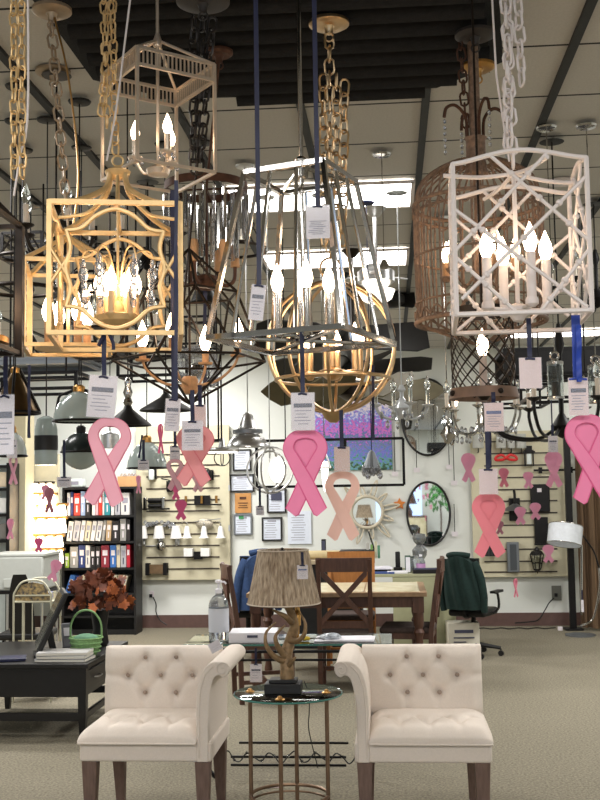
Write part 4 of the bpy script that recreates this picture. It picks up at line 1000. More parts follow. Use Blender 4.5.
# ---------------------------------------------------------------- hanging lights
def bulb(parent, p, s=1.0, m=None, name='bulb'):
    s *= .86
    m = m or BULB
    return obj(name, MB().lathe([(.006*s,0),(.011*s,.006*s),(.0155*s,.022*s),(.014*s,.036*s),(.008*s,.052*s),(.003*s,.064*s),(.0005,.070*s)], 12, p), m, parent)
def candle(parent, p, h, r, sm, cup=None, lit=True, s=1.0, cupr=1.9):
    """a sleeve from p up, a lit bulb on top, an optional drip cup"""
    c = obj('candle', MB().tube([p, (p[0],p[1],p[2]+h)], r, 12), sm, parent)
    bulb(c, (p[0],p[1],p[2]+h), s, BULB if lit else GLASS)
    if cup: obj('drip_cup', MB().lathe([(r*.8,-.012*s),(r*cupr,-.002),(r*cupr,.002),(r*1.05,.004)], 14, p), cup, c)
def canopy(label, px, py, r, m, z=3.2, px2=None, group='ceiling canopies'):
    c = WZ(px, py, z)
    t = thing('ceiling_canopy', label, 'ceiling canopy', (c.x, c.y, z), 0, group)
    obj('plate', MB().lathe([(.001,0),(r*.25,-.002),(r*.8,-.004),(r,.004),(r,.014),(.001,.014)], 32), m, t)
    obj('loop', MB().lathe([(.001,-.03),(.012,-.028),(.014,-.012),(.02,0),(.001,0)], 14).ring((0,0,-.04),.014,.003,14,'Y'), m, t)
    return c
DUSTY = mat('dusty_bronze', (168,148,124), .45, .7, var=.15)
# canopies: positions on the dropped panel / ceiling
cA = canopy('bronze round canopy at the upper left, from which a dark chain drops', 52, 13, .062, DUSTY, 3.12)
cB = canopy('second bronze canopy just below the upper left one', 53, 74, .07, DUSTY, 3.28)
cC = canopy('dark round canopy at the top edge above the small nickel lantern', 203, 4, .085, mat('dark_grey_metal',(66,62,60),.5,.6), 3.15)
cD = canopy('rust brown canopy on the black ribbed panel', 219, 55, .05, RUST, 3.16)
cE = canopy('pale gold canopy holding the chain of the gold globe', 329, 26, .068, CHAMP, 3.16)
cF = canopy('dark grey canopy on the right of the black ribbed panel', 475, 37, .07, mat('dark_grey_metal',(0,0,0)), 3.16)
cG = canopy('brass canopy below the dark grey one at the right', 478, 69, .062, BRASS, 3.12)
def chain_thing_part(parent, a, b, m, **k): return obj('chain', MB().links(a, b, **k), m, parent)

def tube_r(a): return a
# ---- 1 gold square lantern with crystals
Yc = 2.87
bc_ = W(118, 345, Yc)
zb = W(113,333,2.71).z; zt = W(113,203,2.71).z; a_ = .168
t = thing('gold_lantern', 'large gold square lantern with shaped panels and crystal drops', 'lantern', (bc_.x, Yc, zb), math.radians(12))
h = zt-zb
def facepts(k, lst):
    R = Matrix.Rotation(k*PI/2, 3, 'Z')
    return [R@V((u-.5)*2*a_, -a_, v*h) for u, v in lst]
fr = MB()
for k in range(4):
    q = facepts(k, [(0,0),(1,0),(1,1),(0,1)])
    fr.tube([q[0],q[1]], .0085, 4).tube([q[3],q[2]], .0085, 4).tube([q[0]-V(0,0,.004),q[3]+V(0,0,.004)], .009, 4)
obj('outer_frame', fr, GOLD, t, smooth=False)
for k in range(4):
    shp = [(.13,.78),(.24,.80),(.36,.90),(.5,.95),(.64,.90),(.76,.80),(.87,.78),(.84,.65),(.875,.5),(.84,.35),(.87,.20),(.76,.18),(.64,.08),(.5,.035),(.36,.08),(.24,.18),(.13,.20),(.16,.35),(.125,.5),(.16,.65)]
    P = facepts(k, shp); out = []
    seg = [(0,6),(6,10),(10,16),(16,20)]
    for s0, s1 in seg:
        pp = [P[i % 20] for i in range(s0, s1+1)]; out += spline(pp, 5)[:-1]
    obj('shaped_panel', MB().tube(out, .0060, 6, True), GOLD, t, ang=50)
    for s in (0,1):
        for c0,c1 in (((.0,.66),(.135,.44)),((.0,.36),(.135,.56))):
            q = facepts(k, [(abs(s-c0[0]),c0[1]),(abs(s-c1[0]),c1[1])]); obj('side_brace', MB().tube(q, .0048, 6), GOLD, t)
crz = W(112,172,Yc).z-zb
for k in range(4):
    R = Matrix.Rotation(k*PI/2+PI/4, 3, 'Z'); r2 = a_*1.414
    obj('top_strap', MB().tube([R@p for p in spline([V(r2,0,h),V(r2*.62,0,h+.02),(.05,0,h+(crz-h)*.55),V(.028,0,crz-.01)],6)], .008, 6), GOLD, t)
for k in range(4):
    R = Matrix.Rotation(k*PI/2, 3, 'Z'); 
    obj('inner_strap', MB().tube([R@p for p in spline([V(a_,0,h),V(a_*.5,0,h+.015),(.04,0,h+(crz-h)*.5),V(.02,0,crz-.01)],6)], .005, 6), GOLD, t)
obj('crown', MB().lathe([(.02,crz-.02),(.032,crz-.012),(.036,crz),(.03,crz+.004),(.012,crz+.012),(.001,crz+.014)],16).ring((0,0,crz+.03),.015,.003,16,'Y'), GOLD, t)
obj('center_column', MB().tube([(0,0,.09),(0,0,crz)], .004, 8).lathe([(.001,.03),(.02,.035),(.055,.055),(.06,.07),(.02,.08),(.012,.11),(.001,.115)],20), GOLD, t)
for k in range(6):
    a = k*PI/3+.2; x, y = math.cos(a)*.05, math.sin(a)*.05
    obj('arm', MB().tube(spline([(0,0,.06),(x*.6,y*.6,.045),(x,y,.07)],5),.004,6), GOLD, t)
    candle(t, (x,y,.07), .062, .0085, mat('gold_sleeve',(232,196,146),.5), GOLD, s=1.15)
for k in range(6):
    a = k*PI/3; R = Matrix.Rotation(a,3,'Z')
    obj('scroll', MB().tube([R@p for p in spline([V(.01,0,.10),V(.02,0,.19),V(.05,0,.245),V(.085,0,.25),V(.10,0,.22),V(.09,0,.205)],5)],.0026,6), GOLD, t)
    for j in range(5):
        z = .215-.03*j; p = R@V(.095-.002*j,0,z)
        s = .009+.0055*(j in (1,3))
        obj('crystal_drop', MB().sph(p,(s,s*.6,s*1.7),6,4), CRYST, t, smooth=False)
obj('chain', MB().links((-.006,0,crz+.05),(-.02,.02,3.28-zb),.038,.022,.0028), GOLD, t)
obj('chain', MB().links((-.03,.01,crz+.13),(-.045,.02,3.28-zb),.038,.022,.0028,ox=.8), GOLD, t)
obj('chain', MB().links((-.045,.0,crz+.16),(-.0,.03,3.28-zb),.038,.022,.0028,ox=1.3), GOLD, t)
obj('cord', MB().tube(spline([(-.03,0,crz+.03),(.0,-.01,crz+.2),(.05,-.01,crz+.6),(.09,0,3.28-zb)],6),.003,6), WHITEP, t)
# ---- 2 white trellis lantern
Yc = 2.87; Yf = 2.7
xl, xr = W(459,300,Yf).x, W(594,300,Yf).x; a_ = (xr-xl)/2; zb = W(525,312,Yf).z; h = W(525,160,Yf).z-zb
t = thing('white_lantern', 'white arched lantern with bamboo trellis sides and four lit candles', 'lantern', ((xl+xr)/2, Yc, zb), math.radians(-2))
D_ = W(520,334,3.05); 
def fpt(k, u, v):
    arch = .028*math.sin(PI*min(max(u,0),1))**1.5 if v >= .999 else 0
    return Matrix.Rotation(k*PI/2,3,'Z')@V((u-.5)*2*a_, -a_, v*h+arch)
fr = MB()
for k in range(4):
    fr.tube([fpt(k,0,0),fpt(k,1,0)],.0068,6).tube([fpt(k,0,0),fpt(k,0,1)],.0068,6)
    fr.tube([fpt(k,i/14,1) for i in range(15)],.0065,6)
obj('outer_frame', fr, WHITEP, t)
Ls = [((.28,1),(1,.45)),((.72,1),(0,.42)),((1,.88),(.04,.10)),((0,.70),(.97,.02)),((0,.38),(.45,0)),((1,.40),(.62,0))]
for k in range(4):
    for (u0,v0),(u1,v1) in Ls:
        p, q = fpt(k,u0,v0), fpt(k,u1,v1)
        if v0 == 1: p = fpt(k,u0,1)
        mb = MB().tube([p,q],.0050,6)
        for f in (.22,.5,.8):
            c = p.lerp(q,f); d = (q-p).normalized()
            mb.tube([c-d*.007,c-d*.0035,c+d*.0035,c+d*.007],[.0055,.0088,.0088,.0055],8)
        obj('trellis_bar', mb, WHITEP, t)
obj('center_rod', MB().tube([(0,0,.03),(0,0,h+.02)],.006,8).lathe([(.001,.0),(.014,.004),(.02,.014),(.035,.03),(.035,.04),(.012,.05),(.001,.05)],18), WHITEP, t)
for i in range(4): 
    R = Matrix.Rotation(i*PI/2+.35,3,'Z'); 
    obj('top_arm', MB().tube([R@p for p in spline([V(a_*1.2,0,h),V(a_*.6,0,h+.0),V(0,0,h+.015)],5)],.006,6), WHITEP, t)
    q = R@V(.085,0,.035); obj('arm', MB().tube([(0,0,.035),q],.005,6), WHITEP, t)
    obj('candle_cup', MB().lathe([(.008,-.008),(.017,0),(.017,.012),(.014,.018)],16,q), WHITEP, t)
    candle(t, (q[0],q[1],q[2]+.01), .125, .0125, WHITEP, s=1.35)
obj('chain', MB().links((.0,0,h+.035),(-.01,0,3.28-zb),.05,.028,.004), WHITEP, t)
obj('chain', MB().links((-.012,0,h+.09),(.012,0,3.28-zb),.05,.028,.004,ox=.9), WHITEP, t)
obj('chain', MB().links((.03,0,h+.26),(.022,0,3.28-zb),.05,.028,.004,ox=.4), WHITEP, t)
obj('cord', MB().tube([(-.01,0,h+.05),(-.035,.03,h+.3),(-.045,.05,3.28-zb)],.003,5), WHITEP, t)
# ---- 3 chrome tapered lantern
Yc = 2.95
zb = W(300,333,2.8).z; zt = W(300,168,2.86).z; h = zt-zb; rb, rt = .195, .118
c = W(304,340,Yc)
t = thing('chrome_lantern', 'chrome tapered lantern with four candles hung from a straight rod', 'lantern', (c.x, Yc, zb), math.radians(-20))
for k in range(4):
    R = Matrix.Rotation(k*PI/2,3,'Z')
    obj('corner_post', MB().tube([R@V(-rb,-rb,0),R@V(-rt,-rt,h)],.0085,4), CHROME, t, smooth=False)
    obj('bottom_rail', MB().tube([R@V(-rb,-rb,0),R@V(rb,-rb,0)],.010,4), CHROME, t, smooth=False)
    obj('top_rail', MB().tube([R@V(-rt,-rt,h),R@V(rt,-rt,h)],.010,4), CHROME, t, smooth=False)
    for f in (-.33,.33): obj('upright', MB().tube([R@V(f*rb,-rb,0),R@V(f*rt,-rt,h)],.0055,6), CHROME, t)
for k in range(2):
    R = Matrix.Rotation(k*PI/2+PI/4,3,'Z'); obj('cross_bar', MB().tube([R@V(-rt*1.4,0,h),R@V(0,0,h+.03),R@V(rt*1.4,0,h)],.006,6), CHROME, t); obj('cross_bar', MB().tube([R@V(-rb*1.4,0,0),R@V(rb*1.4,0,0)],.006,6), CHROME, t)
obj('rod', MB().tube([(0,0,0),(0,0,3.28-zb)],.0065,10).lathe([(.02,h-.0),(.02,h+.05),(.008,h+.06)],14), CHROME, t)
for i in range(4):
    R = Matrix.Rotation(i*PI/2+.55,3,'Z'); q = R@V(.072,0,.02)
    obj('arm', MB().tube([(0,0,.015),(q[0],q[1],.015)],.005,6), CHROME, t)
    candle(t, q, .115, .0125, CHROME, CHROME, s=1.35, cupr=1.5)
# ---- 4 small nickel lantern, upper left
Yc = 3.03; zb = W(142,160,2.87).z; zt = W(142,48,2.87).z; h = zt-zb; a_ = .122
c = W(160,165,Yc)
t = thing('nickel_lantern', 'small square nickel lantern with fretwork band near the ceiling', 'lantern', (W(158,165,Yc).x, Yc, zb), math.radians(38))
for k in range(4):
    R = Matrix.Rotation(k*PI/2,3,'Z')
    obj('corner_post', MB().tube([R@V(-a_,-a_,0),R@V(-a_,-a_,h)],.0062,4), NICKEL, t, smooth=False)
    obj('bottom_rail', MB().tube([R@V(-a_,-a_,0),R@V(a_,-a_,0)],.0055,4), NICKEL, t, smooth=False)
    fb = MB().tube([R@V(-a_,-a_,h),R@V(a_,-a_,h)],.006,4).tube([R@V(-a_,-a_,h-.048),R@V(a_,-a_,h-.048)],.006,4)
    for j in range(19): x = -a_+a_*2*(j+.5)/19; fb.tube([R@V(x,-a_,h-.045),R@V(x,-a_,h-.003)],.0028,4)
    obj('fretwork_band', fb, NICKEL, t, smooth=False)
    R2 = Matrix.Rotation(k*PI/2+PI/4,3,'Z')
    obj('roof_rod', MB().tube([R2@V(a_*1.414,0,h),R2@V(.01,0,h+.085)],.0045,6), NICKEL, t)
obj('rod', MB().tube([(0,0,.02),(0,0,3.2-zb)],.005,8).lathe([(.012,h+.07),(.014,h+.085),(.006,h+.11)],12).lathe([(.001,.0),(.03,.005),(.035,.02),(.012,.035),(.001,.035)],16), NICKEL, t)
for i in range(3):
    R = Matrix.Rotation(i*2*PI/3+.5,3,'Z'); q = R@V(.066,0,.05)
    obj('arm', MB().tube(spline([V(0,0,.02),R@V(.04,0,.01),q],5),.004,6), NICKEL, t)
    obj('candle_cup', MB().lathe([(.006,-.012),(.02,0),(.022,.008),(.01,.01)],16,q), NICKEL, t)
    for j in range(5): 
        aa = j*2*PI/5; obj('crystal_drop', MB().sph((q[0]+math.cos(aa)*.021,q[1]+math.sin(aa)*.021,q[2]-.008),.0065,8,6), CRYST, t)
    candle(t, (q[0],q[1],q[2]+.008), .05, .0085, NICKEL, s=1.0)
# ---- 5 crystal drum chandelier with rust band
Yc = 3.88; c = W(207,280,Yc); zb = c.z; u = Yc/F; hb = 92*u; R_ = 43*u
t = thing('crystal_chandelier', 'drum chandelier of long crystal bars under a rust brown band', 'chandelier', (W(206,180,Yc).x, Yc, zb))
obj('top_band', MB().shell([(R_,hb+.0),(R_,hb+.03)],.005,40), RUST, t)
random.seed(2)
for tier,(rr,top,ln) in enumerate(((R_*.97,hb,.17),(R_*.72,hb-.02,.24))):
    n = 26 if tier == 0 else 16
    for k in range(n):
        a = 2*PI*k/n; x,y = math.cos(a)*rr, math.sin(a)*rr; l = ln*random.uniform(.75,1.05)
        obj('crystal_bar', MB().box((x,y,top-.015-l*.5),(.016,.008,l),rz=a+(k%3-1)*.35), CHROME if k%2==0 else CRYST, t, smooth=False)
obj('spider', MB().tube([(-R_,0,hb+.01),(R_,0,hb+.01)],.004,6).tube([(0,-R_,hb+.01),(0,R_,hb+.01)],.004,6).tube([(0,0,0),(0,0,hb+.02)],.005,8), RUST, t)
obj('hub', MB().lathe([(.001,-.04),(.03,-.035),(.05,-.01),(.045,.01),(.02,.02),(.001,.02)],8), RUST, t, smooth=False)
for k in range(6):
    R = Matrix.Rotation(k*PI/3+.25,3,'Z')
    obj('arm', MB().tube([R@p for p in spline([V(.03,0,0),V(.07,0,-.02),V(.10,0,0),V(.105,0,.05)],5)],.007,6), RUST, t)
    q = R@V(.105,0,.05); obj('candle', MB().lathe([(.018,0),(.016,.03),(.018,.06),(.012,.08),(.001,.083)],10,q), mat('wax_tan',(206,160,116),.6,0,emit=.0,var=.15), t)
obj('rod', MB().tube([(0,0,hb),(cD.x-t.location.x,cD.y-Yc,3.14-zb)],.005,8), RUST, t)
# ---- 6 birdcage chandelier
Yc = 3.7; u = Yc/F; c = W(481,322,Yc); zb = c.z; R_ = 64*u; hb = W(481,205,Yc).z-zb; ht = W(481,166,Yc).z-zb
t = thing('birdcage_chandelier', 'brown wirework birdcage chandelier behind the white lantern', 'chandelier', (c.x, Yc, zb))
for k in range(36):
    a = k*PI/18; R = Matrix.Rotation(a,3,'Z')
    obj('cage_wire', MB().tube([R@p for p in [V(R_*.97,0,0),V(R_,0,hb*.5),V(R_,0,hb)]+spline([V(R_,0,hb),V(R_*.88,0,hb+(ht-hb)*.6),V(R_*.5,0,ht),V(.05,0,ht+.012)],4)[1:]],.0036,5), WOODC, t)
for z,r2 in ((0,.008),(hb*.16,.004),(hb*.55,.004),(hb*.93,.005),(hb,.007)): obj('hoop', MB().ring((0,0,z),R_+.001,r2,48), WOODC, t)
for k in range(24):
    a = 2*PI*k/24; p = [(math.cos(a+(j/6-.5)*.26)*(R_+.004), math.sin(a+(j/6-.5)*.26)*(R_+.004), hb-.012-.03*math.sin(PI*j/6)) for j in range(7)]
    obj('scallop', MB().tube(p,.0035,5), WOODC, t)
    p = [(math.cos(a+(j/6-.5)*.26)*(R_+.004), math.sin(a+(j/6-.5)*.26)*(R_+.004), .012+.028*math.sin(PI*j/6)) for j in range(7)]
    obj('scallop', MB().tube(p,.0035,5), WOODC, t)

for k in range(12):
    R = Matrix.Rotation(k*PI/6,3,'Z'); obj('bottom_strut', MB().tube([R@V(R_*.97,0,0),R@V(.03,0,-.075)],.004,5), WOODC, t)
obj('bottom_finial', MB().lathe([(.001,-.12),(.012,-.11),(.02,-.095),(.012,-.08),(.03,-.07),(.001,-.065)],14), WOODC, t)
obj('column', MB().lathe([(.001,ht-.04),(.04,ht-.03),(.034,ht+.02),(.034,ht+.09),(.04,ht+.10),(.02,ht+.105),(.018,3.24-zb),(.001,3.24-zb)],14), WOODC, t)
obj('chain', MB().links((-.03,.0,ht+.10),(-.045,0,3.26-zb),.05,.03,.004), RUST, t)
for k in range(4):
    R = Matrix.Rotation(k*PI/2+.35,3,'Z')
    obj('hook_arm', MB().tube([R@p for p in spline([V(.03,0,ht+.10),V(.035,0,ht+.17),V(.07,0,ht+.21),V(.105,0,ht+.20),V(.115,0,ht+.165)],5)],.006,6), RUST, t)
    for j in range(6): q = R@V(.114,0,ht+.15-j*.022); obj('crystal_drop', MB().sph(q,(.006,.006,.009),6,4), CRYST, t, smooth=False)
for k in range(5):
    a = k*2*PI/5+2.6; q = (math.cos(a)*.125, math.sin(a)*.125, .17)
    obj('arm', MB().tube(spline([(0,0,.2),(q[0]*.5,q[1]*.5,.12),q],5),.005,6), WOODC, t)
    candle(t, q, .05, .017, TAN, WOODC, s=1.3, cupr=1.5)
obj('inner_column', MB().lathe([(.012,.1),(.03,.18),(.014,.22),(.01,ht)],12), WOODC, t)
# ---- 7 rust mesh cylinder lantern
Yc = 3.3; u = Yc/F; c = W(484,395,Yc); zb = c.z; R_ = 31*u; h = W(484,312,Yc).z-zb
t = thing('mesh_lantern', 'narrow cylinder lantern of crossed wire with rust base band and one candle', 'lantern', (c.x, Yc, zb))
n = 14; mm = MB()
for k in range(n):
    for s in (-1,1):
        a0 = 2*PI*k/n; mm.tube([(math.cos(a0+s*i*.2)*R_, math.sin(a0+s*i*.2)*R_, h*i/12) for i in range(13)],.0022,4)
obj('wire_mesh', mm, mat('dark_wire',(52,44,38),.5,.6), t)
obj('base_band', MB().shell([(R_*1.12,-.012),(R_*1.05,.02)],.006,36), mat('rust_band',(120,98,84),.6,.3,var=.2), t)
obj('top_band', MB().shell([(R_*1.02,h-.01),(R_*1.02,h+.01)],.005,36), BRONZE, t)
for k in range(4): R = Matrix.Rotation(k*PI/2+.4,3,'Z'); obj('rivet', MB().sph(R@V(R_*1.11,0,.004),.009,8,6), BRONZE, t)
for p_,q_ in (((-R_,0,0),(R_,0,0)),((0,-R_,0),(0,R_,0)),((-R_,0,h),(R_,0,h)),((0,0,h),(0,0,3.27-zb))): obj('cross_bar', MB().tube([p_,q_],.004,6), BRONZE, t)
candle(t, (0,0,0), .12, .012, mat('ivory_drip',(206,190,180),.6,var=.15), BRONZE, s=1.4)
# ---- 8 gold globe of hoops
Yc = 3.62; u = Yc/F; c = W(332,347,Yc); R_ = 66*u
t = thing('globe_chandelier', 'open gold globe chandelier of round hoops with lit candles', 'chandelier', c)
for k in range(5):
    M = Matrix.Rotation(k*PI/5+.3,3,'Z')
    obj('hoop', MB().ring((0,0,0),R_,.006,56,'Y',M=M,m=6), CHAMP, t)
M = Matrix.Rotation(.06,3,'Y'); zz = -.11; obj('hoop', MB().ring((0,0,zz),math.sqrt(R_**2-zz**2),.006,48,m=6), CHAMP, t)
obj('hub', MB().lathe([(.001,-.115),(.02,-.11),(.045,-.09),(.045,-.08),(.012,-.07),(.010,R_),(.001,R_)],16).lathe([(.012,-R_-.035),(.03,-R_-.02),(.04,-R_),(.012,-R_+.01),(.001,-R_+.01)],14), CHAMP, t)
for k in range(6):
    a = k*PI/3+.4; q = (math.cos(a)*.10, math.sin(a)*.10, -.09)
    obj('arm', MB().tube([(0,0,-.09),q],.006,6), CHAMP, t)
    candle(t, q, .085, .0115, CHAMP, CHAMP, s=1.3, cupr=1.6)
obj('ring_loop', MB().ring((0,0,R_+.05),.035,.004,20,'Y').ring((0,0,R_+.1),.018,.003,14,'X'), CHAMP, t)
top = V(cE.x-c.x, cE.y-Yc, 3.13-c.z)
obj('chain', MB().links((0,0,R_+.11),top,.055,.034,.0038), CHAMP, t)
for s in (-1,1,2.2): obj('chain', MB().links((s*.02,0,R_+.13),(top[0]+s*.022,top[1],top[2]-.12-.02*abs(s)),.055,.034,.0038,ox=s), CHAMP, t)
# ---- 9 faceted dark wire chandelier with wooden cups
Yc = cC.y; u = Yc/F; c = W(190,404,Yc); zb = c.z
t = thing('geometric_chandelier', 'faceted dark wire chandelier with light wood candle cups', 'chandelier', (c.x, Yc, zb), .3)
r1, z1, r2, z2, z3 = 78*u, 44*u, 52*u, 112*u, 160*u
mid = [V(math.cos(k*PI/3)*r1, math.sin(k*PI/3)*r1, z1) for k in range(6)]
upp = [V(math.cos(k*PI/3+PI/6)*r2, math.sin(k*PI/3+PI/6)*r2, z2) for k in range(6)]
for k in range(6):
    for p, q in ((V(0,0,0),mid[k]),(mid[k],mid[(k+1)%6]),(mid[k],upp[k]),(mid[(k+1)%6],upp[k]),(upp[k],upp[(k+1)%6]),(upp[k],V(0,0,z3))):
        if (p-q).length: obj('wire_edge', MB().tube([p,q],.0042,5), BRONZE, t)
obj('stem', MB().tube([(0,0,.0),(0,0,z3)],.004,6), BRONZE, t)
zc_ = W(197,172,Yc).z-zb; obj('stem', MB().tube([(0,0,z3),((cC.x-c.x)*.5,0,zc_)],.004,6), BRONZE, t)
for dx in (-.03,0,.03): obj('chain', MB().links((dx*.3+(cC.x-c.x)*.5,0,zc_),(dx+cC.x-c.x,0,3.11-zb),.05,.03,.004,ox=dx*30), mat('dark_chain',(62,58,56),.4,.7), t)
obj('wood_hub', MB().lathe([(.02,.03),(.026,.04),(.026,.075),(.02,.085),(.001,.085)],8), TAN, t, smooth=False)
for k in range(4):
    R = Matrix.Rotation(k*PI/2-.45,3,'Z'); q = R@V(.155,0,.14)
    obj('arm', MB().tube([R@p for p in spline([V(.02,0,.055),V(.09,0,.07),V(.14,0,.11),V(.155,0,.14)],5)],.0042,6), TAN, t)
    obj('wood_cup', MB().lathe([(.022,0),(.024,.006),(.011,.008),(.011,.045),(.001,.045)],16,q), TAN, t)
    bulb(t, (q[0],q[1],q[2]+.045), 1.4)
# ---- 10 dark bronze lantern cut by the left edge
Yc = 2.55; u = Yc/F
c = W(-37,345,Yc); zb = c.z; a_ = .105; h = W(0,205,2.45).z-zb
t = thing('bronze_lantern', 'dark bronze lantern with thick post, cut by the left edge of view', 'lantern', (c.x, Yc, zb))
for k in range(4):
    R = Matrix.Rotation(k*PI/2,3,'Z')
    obj('corner_post', MB().tube([R@V(-a_,-a_,-.02),R@V(-a_,-a_,h)],.0135,4), BRONZE, t, smooth=False)
    for p_,q_ in ((V(-a_,-a_,-.01),V(a_,-a_,-.01)),(V(-a_,-a_,h),V(a_,-a_,h)),(V(-a_,-a_,h),V(0,0,h+.12))): obj('rail', MB().tube([R@p_,R@q_],.008,4), BRONZE, t, smooth=False)
obj('gold_tray', MB().lathe([(.001,-.005),(a_*.9,-.005),(a_*1.05,.004),(a_*1.05,.018),(a_*.98,.02),(.001,.008)],28), BRASS, t)
obj('rod', MB().tube([(0,0,0),(0,0,3.28-zb)],.006,8), BRONZE, t)
for k in range(4): R = Matrix.Rotation(k*PI/2+.2,3,'Z'); q = R@V(.06,0,.01); candle(t, q, .075, .012, TAN, s=1.4)
for dx in (.126,.146): obj('chain', MB().links((dx,0,.40+.1*dx),(dx-.01,0,3.28-zb),.036,.020,.0028,ox=dx*20), GOLD, t)
obj('cord', MB().tube(spline([(.125,0,h+.05),(.14,0,h+.15),(.16,0,h+.3),(.15,0,3.28-zb)],5),.003,5), WHITEP, t)
# ---- 11 gold lantern behind
Yc = cA.y; u = Yc/F; c = W(68,350,Yc); zb = c.z; a_ = .125; h = W(68,268,Yc).z-zb
t = thing('gold_lantern', 'smaller gold box lantern glowing behind the left post of the large one', 'lantern', (c.x, Yc, zb), .25)
for k in range(4):
    R = Matrix.Rotation(k*PI/2,3,'Z')
    obj('corner_post', MB().tube([R@V(-a_,-a_,0),R@V(-a_,-a_,h)],.012,4), GOLD, t, smooth=False)
    for p_,q_ in ((V(-a_,-a_,0),V(a_,-a_,0)),(V(-a_,-a_,h),V(a_,-a_,h)),(V(-a_,-a_,h),V(0,0,h+.10))): obj('rail', MB().tube([R@p_,R@q_],.008,4), GOLD, t, smooth=False)
obj('rod', MB().tube([(0,0,0),(0,0,h+.12)],.005,8).lathe([(.001,0),(.1,.002),(.1,.01),(.001,.012)],20), GOLD, t)
for k in range(4): R = Matrix.Rotation(k*PI/2+.5,3,'Z'); q = R@V(.065,0,.012); candle(t, q, .07, .012, TAN, s=1.5)
obj('chain', MB().links((0,0,h+.12),(cA.x-c.x,cA.y-Yc,3.08-zb),.05,.03,.0038), DUSTY, t)
obj('cord', MB().tube(spline([(0.01,0,h+.1),(.03,0,h+.3),(.0,.0,h+.6),(cA.x-c.x+.01,0,3.10-zb)],5),.0035,5), BRASS, t)
# ---------------------------------------------------------------- smaller hanging lights in the middle distance
def pend(name, label, cat, px, py, Y, cord=True, rz=0, group=None, cm=None, z0=0.0, cr=.003):
    """a thing hung from the ceiling; its origin is at pixel (px, py)"""
    c = W(px, py, Y); t = thing(name, label, cat, c, rz, group)
    if cord: obj('suspension_rod', MB().tube([(0,0,z0),(0,0,CEIL-.03-c.z)], cr, 6).lathe([(.001,CEIL-.035-c.z),(.045,CEIL-.03-c.z),(.05,CEIL-.022-c.z),(.001,CEIL-.022-c.z)],16), cm or BLACKM, t)
    return t, Y/F
SMOKE = mat('smoke_grey_glass', (168,180,176), .12, 0, var=.05, alpha=1)
# brass cone in an iron cradle
t,u = pend('cone_pendant','aged brass cone pendant in a black iron cradle near the left edge','pendant lamp',15,412,4.2,z0=42*4.2/F)
obj('lamp_shade', MB().shell([(24*u,0),(20*u,8*u),(12*u,26*u),(6*u,38*u),(4*u,41*u)],.004,30), mat('antique_brass_dark',(110,88,58),.28,.9,var=.2), t)
obj('cap', MB().lathe([(5*u,40*u),(5*u,45*u),(2*u,47*u),(.001,47*u)],16), BRASS, t)
fr = MB().ring((0,0,-1*u),25*u,.006,32)
for k in range(2): R = Matrix.Rotation(k*PI/2+.2,3,'Z'); fr.tube([R@V(-25*u,0,0),R@V(-4*u,0,46*u)],.006,6).tube([R@V(25*u,0,0),R@V(4*u,0,46*u)],.006,6)
obj('cradle', fr, BLACKM, t)
# grey glass dome with yoke
def dome(label, px, py, Y, w_, h, m, name='dome_pendant', capm=BRASS, yoke=True, rimm=BLACKM, rod=BLACKM):
    t,u = pend(name, label, 'pendant lamp', px, py, Y, z0=(h+4)*Y/F, cm=rod)
    obj('glass_shade', MB().shell([(w_*u,0),(w_*.97*u,h*.25*u),(w_*.82*u,h*.58*u),(w_*.55*u,h*.84*u),(w_*.22*u,h*u)],.004,32), m, t)
    obj('rim', MB().ring((0,0,0),w_*u,.005,36), rimm, t)
    obj('cap', MB().lathe([(w_*.24*u,h*.96*u),(w_*.24*u,(h+5)*u),(w_*.15*u,(h+7)*u),(.001,(h+7)*u)],16), capm, t)
    if yoke: obj('yoke', MB().tube([(-w_*u,0,0),(-w_*.82*u,0,h*.8*u),(-w_*.75*u,0,(h*.9)*u),(-w_*.2*u,0,(h+2)*u)],.006,6).tube([(w_*u,0,0),(w_*.82*u,0,h*.8*u),(w_*.75*u,0,(h*.9)*u),(w_*.2*u,0,(h+2)*u)],.006,6), BLACKM, t)
    obj('socket', MB().tube([(0,0,h*.9*u),(0,0,h*.55*u)],.014,10), BLACKM, t)
    return t, u
dome('large grey glass dome pendant with brass cap and black yoke', 79, 421, 4.4, 26, 30, SMOKE)
dome('grey glass dome pendant with black rim behind the pink ribbon', 147, 468, 5.7, 20, 26, SMOKE, yoke=False)
dome('pale green glass disc pendant at the far left edge under the brass cone', 13, 456, 4.6, 14, 24, MILK, yoke=False)
t,u = dome('black dome pendant with pierced black crown under the large grey dome', 81, 452, 5.0, 20, 20, mat('black_enamel',(34,42,42),.25,0,var=.1), capm=BLACKM, yoke=False)
obj('glass_bowl', MB().sph((0,0,0),(19*u,19*u,18*u),24,12), SMOKE, t)
t,u = pend('drum_pendant','pale grey glass cylinder pendant with wide black band','pendant lamp',46,465,4.6,z0=50*4.6/F)
obj('glass_shade', MB().lathe([(.001,0),(11*u,0),(11.5*u,3*u),(11.5*u,36*u),(9*u,47*u),(3*u,50*u),(.001,50*u)],28), SMOKE, t)
obj('band', MB().lathe([(11.7*u,15*u),(11.9*u,15*u),(11.9*u,30*u),(11.7*u,30*u),(11.7*u,15*u)],28), BLACKP, t)
t,u = pend('silver_cylinder_pendant','small polished steel cylinder pendant seen through the left pink ribbon loop','pendant lamp',110,448,5.9,z0=17*5.9/F)
obj('lamp_shade', MB().shell([(9*u,0),(9*u,14*u),(3*u,17*u)],.003,24), BRUSH, t); obj('socket', MB().tube([(0,0,16*u),(0,0,8*u)],.012,8), BLACKM, t)
t,u = pend('cone_pendant','wide black cone pendant behind the left price cards','pendant lamp',128,426,4.3,z0=20*4.3/F)
obj('lamp_shade', MB().shell([(24*u,0),(23*u,2*u),(5*u,17*u),(3*u,22*u)],.004,30), BLACKP, t)
